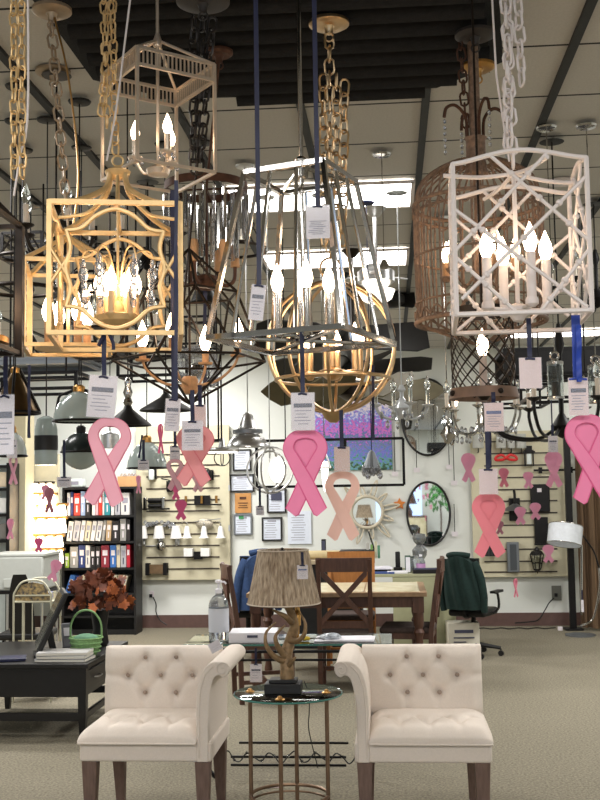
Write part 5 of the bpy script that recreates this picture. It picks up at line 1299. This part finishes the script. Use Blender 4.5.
obj('chrome_neck', MB().lathe([(3*u,20*u),(5*u,24*u),(3*u,29*u),(5*u,34*u),(3*u,40*u),(4*u,46*u),(1*u,50*u),(.001,50*u)],18), CHROME, t)
t,u = pend('cone_pendant','shallow black cone pendant under the faceted wire chandelier','pendant lamp',166,411,5.0,z0=16*5.0/F)
obj('lamp_shade', MB().shell([(27*u,0),(26*u,2*u),(6*u,14*u),(3*u,18*u)],.004,30), BLACKP, t)
obj('cap', MB().lathe([(3*u,17*u),(3*u,22*u),(.001,23*u)],12), BLACKM, t)
def bell(label, px, py, Y, s=1.0):
    t,u = pend('bell_pendant',label,'pendant lamp',px,py,Y,z0=34*Y/F*s,cm=BRUSH); u *= s
    obj('lamp_shade', MB().shell([(21.5*u,0),(21*u,3*u),(16*u,9*u),(11*u,12*u),(14*u,14*u),(14*u,17*u),(9*u,19*u),(7*u,26*u),(5*u,32*u),(2*u,35*u)],.003,36), BRUSH, t)
    obj('strap', MB().lathe([(14.2*u,13.6*u),(14.9*u,13.6*u),(14.9*u,17.4*u),(14.2*u,17.4*u),(14.2*u,13.6*u)],30), mat('grey_metal',(0,0,0)), t)
    obj('bulb', MB().sph((0,0,6*u),(6*u,6*u,6*u),14,10), mat('frosted_bulb',(255,248,235),.4,0,emit=3), t)
    return t
bell('brushed aluminium bell pendant left of the large middle pink ribbon', 248, 447, 5.4)
t,u = pend('disc_pendant','flat lit white disc pendant just left of the aluminium bell','pendant lamp',222,452,6.0,z0=15*6/F)
obj('disc', MB().lathe([(.001,0),(17*u,0),(18*u,2*u),(17*u,4*u),(4*u,5*u),(2*u,14*u),(.001,14*u)],36), BRUSH, t)
obj('diffuser', MB().lathe([(.001,-.004),(15.5*u,-.004),(15.5*u,.0),(.001,.0)],36), mat('lit_disc',(255,250,240),.4,0,emit=3), t)
obj('wire_cage', MB().ring((0,0,-6*u),8*u,.003,24,'Y').ring((0,0,-6*u),8*u,.003,24,'X'), BLACKM, t)
# crystal ball of glass plates behind the faceted chandelier
t,u = pend('crystal_globe_pendant','round cluster of clear glass plates behind the faceted wire chandelier','pendant lamp',197,370,4.4,z0=26*4.4/F,cm=CHROME)
random.seed(9)
for k in range(64):
    z = 1-2*(k+.5)/64; a = k*2.4; r = math.sqrt(1-z*z); p = V(r*math.cos(a), r*math.sin(a), z)
    M = p.to_track_quat('Z','Y').to_matrix()
    obj('glass_plate', MB().box(p*24*u,(.034,.03,.004),M=M@Matrix.Rotation(random.random(),3,'X')), CRYST, t, smooth=False)
obj('core', MB().sph((0,0,0),8*u,12,8), CHROME, t)
# ring orb with lit bulb
t,u = pend('ring_pendant','silver pendant of crossed rings around a lit glass behind the middle pink ribbon','pendant lamp',270,470,6.0,z0=24*6/F,cm=BRUSH)
for k,(R_,ax) in enumerate(((23*u,.2),(23*u,1.3),(19*u,-.5))): obj('ring', MB().ring((0,0,0),R_,.006,40,'Y',M=Matrix.Rotation(ax,3,'Z')), BRUSH, t)
obj('glass_shade', MB().sph((8*u,0,0),(9*u,9*u,13*u),18,12), mat('lit_opal',(255,248,238),.4,0,emit=2.5), t)
obj('stem', MB().tube([(0,0,24*u),(0,0,8*u),(8*u,0,8*u)],.006,6), BRUSH, t)
# linear rectangular frame
t,u = pend('linear_pendant','thin black rectangular frame pendant spanning between middle ribbon and oval mirror','pendant lamp',330,486,7.0,cord=False)
a = W(257,486,7.0); b2 = W(403,437,7.0); hh = b2.z-a.z; x0 = a.x-t.location.x; x1 = b2.x-t.location.x
obj('frame', MB().bar((x0,0,0),(x1,0,0),.010).bar((x0,0,hh),(x1,0,hh),.010).bar((x0,0,0),(x0,0,hh),.010).bar((x1,0,0),(x1,0,hh),.010), BLACKM, t, smooth=False)
for x in (x0*.6,x1*.6): obj('suspension_rod', MB().tube([(x,0,hh),(x,0,CEIL-.02-a.z)],.004,6), BLACKM, t)
obj('lamp_holder', MB().tube([((x0+x1)/2+.1,0,hh),((x0+x1)/2+.1,0,hh-.1)],.012,8), BLACKM, t)
# chrome lotus and candle pendants in front of the flower picture
t,u = pend('crystal_pendant','small chrome and crystal pendant against the flower picture','pendant lamp',372,476,6.2,z0=26*6.2/F,cm=NAVY)
obj('body', MB().lathe([(.001,0),(6*u,2*u),(9*u,8*u),(6*u,16*u),(3*u,24*u),(.001,26*u)],14), mat('grey_metal',(0,0,0)), t, smooth=False)
for k in range(9): a = k*2*PI/9; obj('crystal_drop', MB().sph((math.cos(a)*8*u,math.sin(a)*8*u,(1+3*(k%3))*u),(.016,.012,.026),8,6), CRYST, t)
t,u = pend('candle_pendant','slim lit white pendant right of the middle pink ribbon','pendant lamp',325,492,6.0,z0=42*6/F,cm=CHROME)
obj('glass_shade', MB().lathe([(.001,0),(1.5*u,3*u),(4*u,24*u),(3*u,30*u),(.001,31*u)],16), mat('lit_opal',(0,0,0)), t)
obj('cage', MB().tube([(-6*u,0,24*u),(0,0,42*u)],.005,5).tube([(6*u,0,24*u),(0,0,42*u)],.005,5).ring((0,0,24*u),6*u,.004,20), BRUSH, t)
# ---- candle chandeliers
def chand(label, px, py, Y, R_, n, m, lit=False, drops=0, sleeve=SLEEVE, rise=.10, rz=0, body=.22, dropm=None, group=None):
    c = W(px,py,Y); t = thing('candle_chandelier', label, 'chandelier', c, rz, group)
    obj('body', MB().lathe([(.001,-.05),(.02,-.04),(.035,-.01),(.05,.01),(.03,.04),(.012,.07),(.012,body*.7),(.025,body*.8),(.01,body),(.001,body)],18), m, t)
    obj('suspension_rod', MB().tube([(0,0,body),(0,0,CEIL-.03-c.z)],.004,6).lathe([(.001,CEIL-.03-c.z),(.06,CEIL-.028-c.z),(.001,CEIL-.02-c.z)],16), m, t)
    for k in range(n):
        R = Matrix.Rotation(k*2*PI/n+.3,3,'Z')
        obj('arm', MB().tube([R@p for p in spline([V(.03,0,.0),V(R_*.35,0,-.05),V(R_*.8,0,-.03),V(R_,0,rise*.5),V(R_,0,rise)],5)],.008,6), m, t)
        q = R@V(R_,0,rise); candle(t, tuple(q), .08, .011, sleeve, m, lit=lit, s=1.4, cupr=3)
        for j in range(drops):
            s = R@V(R_*(.35+.65*j/max(drops,1)),0,-.03-.05*(j%2)); obj('crystal_drop', MB().sph(s,(.012,.012,.024),6,5), dropm or CRYST, t, smooth=False)
    return t
chand('wide black iron chandelier at the right with bare curved arms', 562, 428, 5.2, .36, 8, BLACKM, body=.5, rise=.12)
chand('chrome chandelier dripping with small crystals left of the right slat board', 484, 425, 6.2, .22, 6, CHROME, drops=5, body=.3)
chand('silver glass armed chandelier in front of the upper oval mirror', 402, 410, 6.0, .15, 4, mat('clear_grey_acrylic',(200,204,206),.08,.3), drops=3, sleeve=GLASS, rise=.03, body=.14)
chand('lit single candle chandelier behind the silver glass one', 448, 436, 6.6, .05, 1, CHROME, lit=True, body=.2)
chand('black candle chandelier behind the left gold lanterns', 122, 352, 6.2, .34, 6, BLACKM, body=.45)
chand('dim chrome chandelier high behind the small nickel lantern', 148, 262, 5.6, .30, 6, BLACKM, body=.3, drops=2)
chand('black chandelier near the left edge above the brass cone pendant', 30, 345, 6.0, .38, 6, BLACKM, body=.4)
chand('dark chandelier at the right edge beyond the white lantern', 597, 300, 6.4, .26, 5, BLACKM, body=.3)
# ---- black box frames in the middle distance
def boxframe(label, x0, y0, x1, y1, Y, dep, m, r=.009, solid=False, name='frame_pendant', rz=0):
    a, b2 = W(x0,y1,Y), W(x1,y0,Y); c = V((a.x+b2.x)/2, Y+dep/2, a.z); w_, h = (b2.x-a.x)/2, b2.z-a.z; d = dep/2
    t = thing(name, label, 'pendant lamp', c, rz)
    f = MB()
    for z in (0,h):
        for s in (-1,1): f.bar((-w_,s*d,z),(w_,s*d,z),r).bar((s*w_,-d,z),(s*w_,d,z),r)
    for s in (-1,1):
        for q in (-1,1): f.bar((s*w_,q*d,0),(s*w_,q*d,h),r)
    obj('frame', f, m, t, smooth=False)
    if solid:
        for s in (-1,1): obj('side_panel', MB().box((0,s*d,h/2),(2*w_,.01,h)), m, t, smooth=False)
        obj('top_panel', MB().box((0,0,h),(2*w_,2*d,.01)), m, t, smooth=False)
    else:
        obj('socket_bar', MB().bar((-w_*.8,0,h*.9),(w_*.8,0,h*.9),r), m, t, smooth=False)
    for s in (-.6,.6): obj('suspension_rod', MB().tube([(s*w_,0,h),(s*w_,0,CEIL-.03-a.z)],.005,6), m, t)
    return t
boxframe('long black open box frame pendant above the grey glass dome', -20, 372, 76, 390, 5.0, .3, BLACKM)
boxframe('grey metal tray pendant tilted under the gold lanterns', -10, 357, 80, 364, 5.6, .4, mat('grey_metal',(0,0,0)), solid=True)
boxframe('black open box pendant behind the price cards under the large gold lantern', 118, 350, 176, 376, 5.6, .3, BLACKM)
boxframe('solid black rectangular pendant at the right under the bright ceiling panel', 505, 347, 606, 374, 6.4, .5, BLACKP, solid=True)
boxframe('black open frame pendant with glass cylinders at the far right', 528, 372, 606, 398, 5.8, .3, BLACKM)
boxframe('thin black lantern frame hanging between the faceted chandelier and aluminium bell', 205, 378, 218, 440, 5.6, .1, BLACKM, r=.005)
# glass cylinder lanterns at right
for px, py, lb in ((556,398,'clear glass cylinder lantern with chrome ring top right of the price card'),(597,402,'clear glass cylinder lantern cut by the right edge')):
    t,u = pend('glass_lantern', lb, 'lantern', px, py, 5.0, z0=46*5.0/F, cm=CHROME)
    obj('glass_shade', MB().shell([(8*u,0),(8*u,34*u)],.003,24), GLASS, t)
    obj('chrome_cap', MB().lathe([(8.4*u,-1*u),(8.4*u,1*u),(.001,1.2*u)],20), CHROME, t); obj('chrome_collar', MB().lathe([(8.4*u,33*u),(8.4*u,36*u),(3*u,38*u),(.001,38*u)],20).ring((0,0,42*u),4*u,.005,16,'Y'), CHROME, t)
    obj('candle', MB().tube([(0,0,2*u),(0,0,16*u)],.018,12), SLEEVE, t)
# ---- ceiling fans
OLIVE = mat('olive_leaf_blade', (92,84,60), .6, 0, var=.15, scale=8)
def fan(label, px, py, Y, R_, w_, n, rot, m, pitch, leaf=False, light=False, hubm=None):
    c = W(px,py,Y); t = thing('ceiling_fan', label, 'ceiling fan', c, rot)
    obj('motor', MB().lathe([(.001,-.07),(.06,-.065),(.11,-.03),(.11,.03),(.06,.07),(.001,.07)],24), hubm or m, t)
    obj('down_rod', MB().tube([(0,0,.06),(0,0,CEIL-.03-c.z)],.013,8).lathe([(.001,CEIL-.09-c.z),(.03,CEIL-.08-c.z),(.07,CEIL-.03-c.z),(.001,CEIL-.025-c.z)],18), hubm or m, t)
    for k in range(n):
        R = Matrix.Rotation(k*2*PI/n,3,'Z'); P = Matrix.Rotation(pitch,3,'X')
        if leaf:
            o_ = [(.16,-.02),(.22,-.6),(.36,-.95),(.45,-.75),(.55,-1.05),(.68,-.8),(.78,-.9),(.9,-.5),(1,0),(.9,.5),(.78,.85),(.66,.75),(.52,1.0),(.42,.75),(.3,.85),(.2,.5)]
        else:
            o_ = [(.14,-.45),(.3,-.8),(.85,-1),(1,-.75),(1,.75),(.85,1),(.3,.8),(.14,.45)]
        pts = [R@(P@V(a*R_, b_*w_/2, 0)) for a, b_ in o_]
        obj('blade', MB().prism(pts, (0,0,.008)), m, t, smooth=False)
    if light: obj('light_bowl', MB().lathe([(.11,-.08),(.09,-.13),(.05,-.155),(.001,-.16)],24), mat('lit_bowl',(255,246,230),.4,0,emit=3), t)
    return t
fan('black ceiling fan with broad blades behind the gold globe chandelier', 342, 338, 8.2, .66, .34, 4, .1, BLACKP, .85, light=False)
fan('black ceiling fan hung just below the first behind the gold globe', 352, 367, 8.9, .66, .28, 6, -.1, BLACKP, .55, light=True)
fan('olive leaf bladed ceiling fan lowest behind the gold globe', 354, 391, 7.4, .64, .34, 6, .12, OLIVE, .62, leaf=True, hubm=BRONZE)
fan('white ceiling fan with small light far behind the chrome lantern', 376, 277, 6.3, .20, .07, 3, .5, BRUSH, .25, light=True)
fan('black sail bladed fan high above the other black fans', 392, 300, 9.2, .20, .17, 1, .1, BLACKP, 1.15)
t = thing('recessed_light', 'small round recessed ceiling light seen through the white lantern', 'ceiling light', WZ(561,182,CEIL-.012))
obj('trim_ring', MB().ring((0,0,0),.07,.010,28), WHITEP, t); obj('lens', MB().lathe([(.001,-.002),(.062,-.002),(.062,.004),(.001,.004)],28), MILK, t)
t,u = pend('rod_pendant','thin rod from a chrome canopy right of the gold chain carrying a small fan light','pendant lamp',384,262,5.3,cm=CHROME)
obj('lamp_shade', MB().shell([(.03,-.03),(.012,.01)],.002,14), CHROME, t)
t,u = pend('crystal_ceiling_light','clear crystal ceiling light at the top edge right of the dark canopy','ceiling light',212,8,3.85,cord=False)
obj('crystal_ball', MB().sph((0,0,0),(.03,.03,.028),12,8), CRYST, t); obj('glass_plate', MB().lathe([(.001,.03),(.09,.045),(.10,.06),(.001,.05)],26), CRYST, t)

cb_ = cB
def hookup(label, px, py, Y, R_, n, m, top, **k):
    t = chand(label, px, py, Y, R_, n, m, **k); return t
chand('small dark bronze chandelier behind the large gold lantern', 56, 246, cB.y, .14, 5, BRONZE, body=.18, rise=.06)
boxframe('black box pendant between the two bright ceiling panels', 260, 209, 303, 226, 7.6, .4, BLACKP, solid=True)
boxframe('black open box pendant left of the large gold lantern', 2, 232, 42, 258, 5.4, .3, BLACKM)
boxframe('black open box pendant high behind the crystal drum', 96, 215, 150, 250, 6.6, .4, BLACKM)
boxframe('bronze open box pendant behind the smaller gold lantern', 62, 318, 112, 352, 5.2, .3, BRONZE)
boxframe('small black open box pendant right of the large gold lantern', 178, 316, 214, 344, 7.3, .3, BLACKM)
boxframe('dark open box pendant beyond the black iron chandelier', 500, 384, 548, 404, 7.2, .4, BLACKM)
t,u = pend('cone_pendant','black cone shade just under the crystal drum chandelier','pendant lamp',204,302,5.0,z0=22*5.0/F)
obj('lamp_shade', MB().shell([(14*u,0),(6*u,20*u),(3*u,24*u)],.004,26), BLACKP, t); obj('socket', MB().tube([(0,0,22*u),(0,0,10*u)],.014,8), BLACKM, t)
for k,(px,py,Y,R_,m,lb) in enumerate(((96,300,7.0,.28,BLACKM,'black hoop chandelier behind the large gold lantern'),(232,250,6.6,.22,BRONZE,'bronze hoop chandelier left of the chrome tapered lantern'),(22,290,5.0,.17,BRONZE,'bronze hoop chandelier between the left edge lanterns'))):
    t,u = pend('hoop_chandelier', lb, 'chandelier', px, py, Y, z0=.0)
    for j,(z,q) in enumerate(((0,1),(.16,.62))): obj('hoop', MB().ring((0,0,z),R_*q,.010,40), m, t)
    for j in range(4):
        a = j*PI/2+.4; obj('strut', MB().tube([(math.cos(a)*R_,math.sin(a)*R_,0),(math.cos(a)*R_*.62,math.sin(a)*R_*.62,.16),(0,0,.34)],.005,5), m, t)
        candle(t, (math.cos(a)*R_,math.sin(a)*R_,.01), .07, .011, SLEEVE, m, lit=(j==1 and k!=1), s=1.3, cupr=2)
# ---- stand-ins added behind the camera so the mirrors have something to reflect
t = thing('potted_plant', 'leafy green plant in a pale pot, stand-in added for the lower oval mirror to reflect', 'plant', (1.35, -3.6, .0))
obj('pot', MB().lathe([(.001,0),(.14,0),(.2,.38),(.18,.40),(.001,.34)],24), WHITEP, t)
obj('trunk', MB().tube([(0,0,.3),(.02,0,.8),(0,0,1.3)],.02,8), RUST, t)
LG = mat('green_leaf',(70,150,60),.5,0,rgb2=(40,100,44),scale=12); random.seed(6); lv = MB()
for i in range(170):
    a = random.uniform(0,6.28); el = random.uniform(-.9,1.5); R_ = .42*random.uniform(.4,1)
    p = V(math.cos(a)*math.cos(el)*R_, math.sin(a)*math.cos(el)*R_, 1.35+math.sin(el)*R_)
    M = Matrix.Rotation(random.uniform(0,6),3,'Z')@Matrix.Rotation(random.uniform(-1,1),3,'X')
    lv.prism([p+M@q for q in (V(-.03,0,0),V(0,0,-.07),V(.03,0,0),V(.02,0,.05),V(0,0,.10),V(-.02,0,.05))], M@V(0,.002,0))
o = obj('foliage', lv, LG, t, smooth=False)
t = thing('display_cabinet', 'wooden cabinet with pale doors, added for the lower oval mirror to reflect', 'cabinet', (.45,-4.2,0))
obj('cabinet_body', MB().box((0,0,.45),(1.1,.45,.9)), DW, t, bevel=.005)
for s in (-1,1): d_ = obj('door', MB().box((s*.27,.23,.45),(.5,.02,.8)), STONE, t, bevel=.004); obj('knob', MB().sph((s*.05,.25,.5),.015,8,6), BRASS, d_)
t = thing('prop_lamp', 'lamp with dusty rose shade on the cabinet, added for the lower oval mirror to reflect', 'lamp', (.5,-4.2,.901))
obj('lamp_base', MB().lathe([(.001,0),(.1,0),(.12,.1),(.03,.28),(.03,.34),(.001,.34)],20), DW, t); obj('lamp_shade', MB().shell([(.24,.32),(.15,.62)],.005,28), PK[4] if 'PK' in globals() else RUST, t)
# ---------------------------------------------------------------- pink ribbons and price cards
PK = [mat('pink_card_%s' % n, c, .55, 0, var=.03) for n, c in (('hot',(222,92,142)),('rose',(224,128,150)),('coral',(236,130,140)),('blush',(232,188,172)),('dusty',(176,112,128)),('light',(238,160,190)))]
PKL = [mat('pink_light_%s' % n, c, .55, 0, var=.03) for n, c in (('hot',(234,128,166)),('rose',(234,164,178)),('coral',(244,158,160)),('blush',(238,200,184)),('dusty',(206,160,170)),('light',(244,180,204)))]
def ribbon(label, px, py0, py1, w, Y, k=0, filled=True, detail=2, rot=0.0, cord=None, rz=0.0, group='pink awareness ribbon cut-outs'):
    """awareness ribbon card: top at pixel row py0, feet at row py1"""
    c = W(px, py0, Y); u = Y/F; H = (py1-py0)*u; Wd = w*u
    t = thing('awareness_ribbon', label, 'ribbon', c, rz, group)
    t.rotation_euler[1] = rot
    cl = [(-.34,-.965),(-.17,-.79),(0,-.61),(.25,-.37),(.385,-.22),(.27,-.095),(0,-.055),(-.27,-.095),(-.385,-.22),(-.25,-.37),(0,-.61),(.17,-.79),(.34,-.965)]
    P = spline([(a*Wd, 0, b_*H) for a, b_ in cl], 6)
    def strip(width, y0, th):
        vs = []; n = len(P)
        for i, p in enumerate(P):
            a = P[max(i-1,0)]; b_ = P[min(i+1,n-1)]; d = (b_-a).normalized(); nn = V(-d.z, 0, d.x)
            y = y0 - .0025*i/n*2
            if i == 0 or i == n-1: nn = V(-d.z*.6+ (.5 if i == 0 else -.5)*0, 0, d.x)
            for s, yy in ((-1,y),(1,y),(1,y-th),(-1,y-th)): vs.append(p + nn*s*width/2*(.62+.38*min(1,abs(2*i/(n-1)-1)**1.0*1.55)**2) + V(0,yy,0))
        fs = [(0,1,2,3), tuple(4*(n-1)+j for j in (3,2,1,0))]
        for i in range(n-1):
            for j in range(4): fs.append((4*i+j, 4*i+4+j, 4*i+4+(j+1)%4, 4*i+(j+1)%4))
        return MB().add(vs, fs)
    bw = .35*Wd
    obj('ribbon_band', strip(bw, 0, .0015), PK[k], t, smooth=False)
    if detail > 1:
        obj('ribbon_face', strip(bw*.84, -.0022, .0012), PKL[k], t, smooth=False)
    if filled:
        pl = [p for p in P[13:60]]
        obj('filled_loop', MB().prism([V(p.x,.0015,p.z) for p in pl], (0,.001,0)), PKL[k] if detail > 1 else PK[k], t, smooth=False)
    if cord: 
        q = W(px, cord, Y)-c; obj('cord', MB().box((0,.001,q.z/2),(.006,.0015,abs(q.z))), NAVY, t, smooth=False)
    return t
ribbon('large pink ribbon with open loop hanging under the left gold lantern', 112, 417, 508, 44, 2.72, 1, filled=False, rot=.10)
ribbon('large coral pink ribbon below the faceted wire chandelier', 196, 426, 486, 38, 3.1, 2, filled=True, rot=.05)
ribbon('large hot pink ribbon at the centre under the gold globe', 305, 429, 516, 44, 2.95, 0, filled=True)
ribbon('pale blush cut-out ribbon with open loop right of the central pink one', 342, 471, 540, 34, 3.3, 3, filled=False, detail=1)
ribbon('large hot pink ribbon at the right edge of the picture', 584, 414, 502, 42, 2.78, 0, filled=True, rot=-.08)
ribbon('solid pink ribbon without printing under the right price card', 488, 493, 556, 32, 3.2, 2, filled=True, detail=1)
ribbon('dusty double ribbon with open loop left of the coral one', 175, 459, 491, 17, 4.2, 4, filled=False)
ribbon('tiny dusty ribbon just under the coral one', 198, 472, 492, 12, 4.2, 4, filled=False)
ribbon('small bright ribbon peeking below the dusty double ribbon', 176, 482, 500, 9, 4.6, 0, detail=1)
ribbon('small magenta ribbon in front of the left slat board', 181, 500, 520, 12, 4.8, 0, detail=1)
ribbon('thin pink ribbon edge-on beside the left price card', 160, 423, 455, 9, 3.6, 0, detail=1, rz=1.2)
ribbon('narrow pale pink ribbon hanging at the upper left pillar', 13, 455, 486, 10, 4.6, 5, filled=False, rz=.9)
ribbon('dark rose ribbon in front of the lit vanity lights', 49, 487, 514, 11, 4.8, 4, detail=1, rz=.9)
ribbon('small pink ribbon left of the dark rose one', 45, 485, 500, 9, 5.2, 5, detail=1, rz=.8)
ribbon('bright pink disc ribbon low on the lit vanity lights', 39, 538, 552, 9, 5.2, 0, detail=1)
ribbon('pink ribbon hanging beside the lowest lit vanity light', 58, 560, 582, 12, 5.2, 5, detail=1, rot=.3)
ribbon('small pink ribbon at the left edge of the pillar', 10, 518, 540, 8, 5.0, 5, detail=1, rz=.9)
ribbon('slim pink ribbon against the right side of the bookshelf', 138, 475, 494, 7, 5.2, 5, detail=1, rz=1.1)
ribbon('small pink ribbon on the wall left of the right slat board', 468, 453, 482, 14, 5.4, 5, detail=1)
ribbon('small pink ribbon under the red bow', 503.5, 468, 487, 10, 5.4, 1, detail=1)
ribbon('small pink ribbon left of the black hanging lantern light', 528, 472, 488, 10, 5.4, 5, detail=1)
ribbon('medium pink ribbon left of the large right edge ribbon', 553, 451, 487, 17, 4.8, 5, detail=1, cord=400)
ribbon('small pink ribbon in front of the saucer shade sconce', 520, 507, 524, 11, 5.4, 5, detail=1)
ribbon('small pink ribbon left of the wide black box light', 535, 503, 519, 11, 5.4, 5, detail=1)
ribbon('tiny plum ribbon beside the solid pink one', 499.5, 521, 534, 8, 5.4, 4, detail=1)
ribbon('small pink ribbon touching the small black wall lantern', 548, 545, 562, 11, 5.4, 5, detail=1)
ribbon('narrow pink ribbon hanging under the grey rectangular wall light', 515, 578, 597, 7, 5.8, 1, detail=1, rz=.9)
ribbon('small rose ribbon edge at the far right behind the large one', 596, 446, 466, 9, 4.6, 4, detail=1)
def card(label, x0, y0, x1, y1, Y, cord_y, m=CARD, hdr=INK, rot=0.0, lines=5, cm=NAVY, cw=.012, hole=True, cx=None):
    a, b2 = W(x0, y0, Y), W(x1, y1, Y); w_ = b2.x-a.x; h = a.z-b2.z
    t = thing('price_card', label, 'price tag', ((a.x+b2.x)/2, Y, a.z), 0, 'hanging price cards'); t.rotation_euler[1] = rot
    obj('card', MB().box((0,0,-h/2),(w_,.0018,h)), m, t, smooth=False)
    if hdr: obj('header_print', MB().box((0,-.0014,-h*.34),(w_*.78,.0008,h*.11)), hdr, t, smooth=False)
    if lines:
        lb = MB()
        for k in range(lines): lb.box((-w_*.06*((k*3)%4)/2,-.0014,-h*(.48+.44*k/lines)),(w_*(.72-.14*((k*5)%3)),.0007,h*.022))
        obj('printed_lines', lb, INKG, t, smooth=False)
    obj('plastic_sleeve', MB().box((0,-.0026,-h/2-.0005),(w_*1.06,.0006,h*1.03)), mat('clear_sleeve',(240,240,245),.08,0,alpha=.12), t, smooth=False)
    if cord_y is not None:
        q = W((x0+x1)/2, cord_y, Y)-a
        R = Matrix.Rotation(-rot,3,'Y')
        top = R@V(0,0,q.z)
        obj('cord', MB().slab(2,14,lambda u,v: V((u-.5)*cw,.002+.002*math.sin(v*9),-h*.06)*(1-v)+V(top.x+(u-.5)*cw,.0,top.z)*v, lambda u,v: V((u-.5)*cw,.0035+.002*math.sin(v*9),-h*.06)*(1-v)+V(top.x+(u-.5)*cw,.0015,top.z)*v), cm, t)
        if cord_y < y0-12: obj('cord_knot', MB().tube([(-cw,0,-h*.04),(-cw*.2,-.004,-.002),(cw,-.003,-h*.05)],.003,6), cm, t)
    return t
t = card('price card with dark header above the large left pink ribbon', 90, 376, 118, 417, 2.71, 333, rot=.09)
obj('bow', MB().tube(spline([(-.02,-.004,.075),(-.008,-.004,.105),(0,-.004,.115),(.01,-.004,.10),(.018,-.004,.085),(.02,-.004,.068)],4),.005,6), NAVY, t)
card('white price card cut by the left edge of the picture', -4, 395, 14, 454, 2.7, 350)
card('pale price card hanging under the left tip of the faceted chandelier', 166, 399, 181, 431, 3.0, 190, rot=.06)
card('price card with dark header in front of the coral pink ribbon', 182, 421, 203, 450, 3.0, 390)
card('plain pink card behind the coral ribbon price card', 194, 405, 206, 427, 3.2, 385, m=CARDP, hdr=None, lines=0)
card('tilted price card on the left of the chrome tapered lantern', 252, 285, 267, 320, 2.7, -10, rot=.12)
card('price card hanging inside the chrome tapered lantern', 306, 206, 330, 238, 2.72, -10, hdr=None, lines=8)
card('price card with dark header above the central pink ribbon', 291, 393, 315, 430, 2.92, 330)
card('small pink-brown card above the blush cut-out ribbon', 334, 447, 350, 471, 3.25, 410, m=mat('tan_card',(206,180,168),.6), hdr=None, lines=0)
card('price card with blue header below the rust mesh lantern', 484, 403, 504, 431, 3.15, 392, m=CARDP, hdr=INKB)
card('blank pale pink card right of the rust mesh lantern', 519, 358, 542, 388, 2.75, 318, m=CARDP, hdr=None, lines=0)
card('pale pink card above the solid pink ribbon on navy ribbon', 479, 469, 498, 494, 3.15, 430, m=CARDP, hdr=None, lines=0)
card('handwritten price card above the right edge pink ribbon on blue ribbon', 568, 378, 589, 415, 2.75, 315, m=CARDP, hdr=INK, lines=6, cm=BLUE, cw=.022)
card('small card hanging below the pale green glass disc', 7, 440, 17, 458, 4.4, 425)
card('small printed tag beside the bookshelf top', 57, 477, 71, 487, 4.6, 440)
card('small tag hanging beside the coral ribbon card', 170, 446, 180, 462, 4.4, 430)
card('small tag under the grey glass dome pendant', 138, 460, 149, 470, 4.6, 440)
card('white tag below the saucer of the aluminium bell pendant', 256, 506, 264, 515, 5.6, 487)
card('clear plastic tag with white label on top of the medium right pink ribbon', 548, 436, 558, 452, 4.7, 425)
card('white tag with navy top hanging on the pleated lamp shade', 297, 565, 308, 579, 4.80, 552, hdr=INKB, lines=3)
card('white tag hanging under the console table', 250, 664, 262, 682, 6.1, 648, lines=3)
t = card('white tag lying over the arm of the left cream chair', 207, 642, 219, 652, 5.05, None, rot=-.5, hdr=None, lines=2)
card('white card under the oval mirror cord at the floor lamp', 581, 600, 584, 612, 11.9, 590, hdr=None, lines=0)
# long navy ribbons dropping through the picture
def drop(label, px, y0, y1, Y, w_, m=NAVY, px2=None):
    a = W(px, y0, Y); b2 = W(px2 or px, y1, Y); d = b2-a
    t = thing('satin_ribbon', label, 'ribbon', a, 0, 'long satin ribbons')
    if m is BLUE: t['group'] = 'blue satin ribbons'
    ww = w_*Y/F
    obj('ribbon_strip', MB().slab(3,24,lambda u,v: V((u-.5)*ww,.004*math.sin(v*12+u),0)+d*v, lambda u,v: V((u-.5)*ww,.0015+.004*math.sin(v*12+u),0)+d*v), m, t)
    obj('ribbon_tail', MB().slab(1,6,lambda u,v: V((u-.5)*ww*.8+.3*ww*v,-.006,0)+d*(1-.06*v), lambda u,v: V((u-.5)*ww*.8+.3*ww*v,-.0045,0)+d*(1-.06*v)), m, t)
drop('long navy ribbon dropping past the right side of the large gold lantern', 176, 180, 400, 2.68, 4)
drop('navy ribbon hanging in front of the left crystal pendant chains', 205, 290, 385, 3.9, 4)
drop('navy ribbon dropping left of the brass cone pendant', 29, 365, 438, 3.9, 3)
drop('navy ribbon loop below the grey glass dome', 142, 435, 458, 4.4, 2, px2=139)
drop('bright blue ribbon hanging below the right end of the white lantern', 579, 325, 382, 2.74, 5, BLUE)
drop('navy ribbon over the middle of the flower picture', 373, 365, 440, 3.6, 3)
drop('navy ribbon between the right slat board shades', 490, 430, 468, 3.6, 3)
# papers on the floor by the brass table, string lights on the console rail
o = obj('floor_tag', MB().box((0,0,.002),(.09,.05,.002),rz=.3), CARDP, smooth=False); p = WZ(274,787,.0); o.location = V(p.x, p.y, .001); tag(o, 'pale pink paper tag lying on the carpet under the brass table', 'tag')
t = thing('string_light', 'black string light cord wound along the lower console rail', 'string light', (W(288,750,6.12).x, 6.12, .12))
random.seed(8); pts = [( -.38+.038*i, .03*math.sin(i*1.3)-.0, .012+.03*math.sin(i*1.9)) for i in range(21)]
obj('cord', MB().tube(spline(pts,4),.004,5), BLACKP, t)
for i in range(0,21,2): obj('light_bead', MB().sph(pts[i],.009,8,6), GLASS, t)
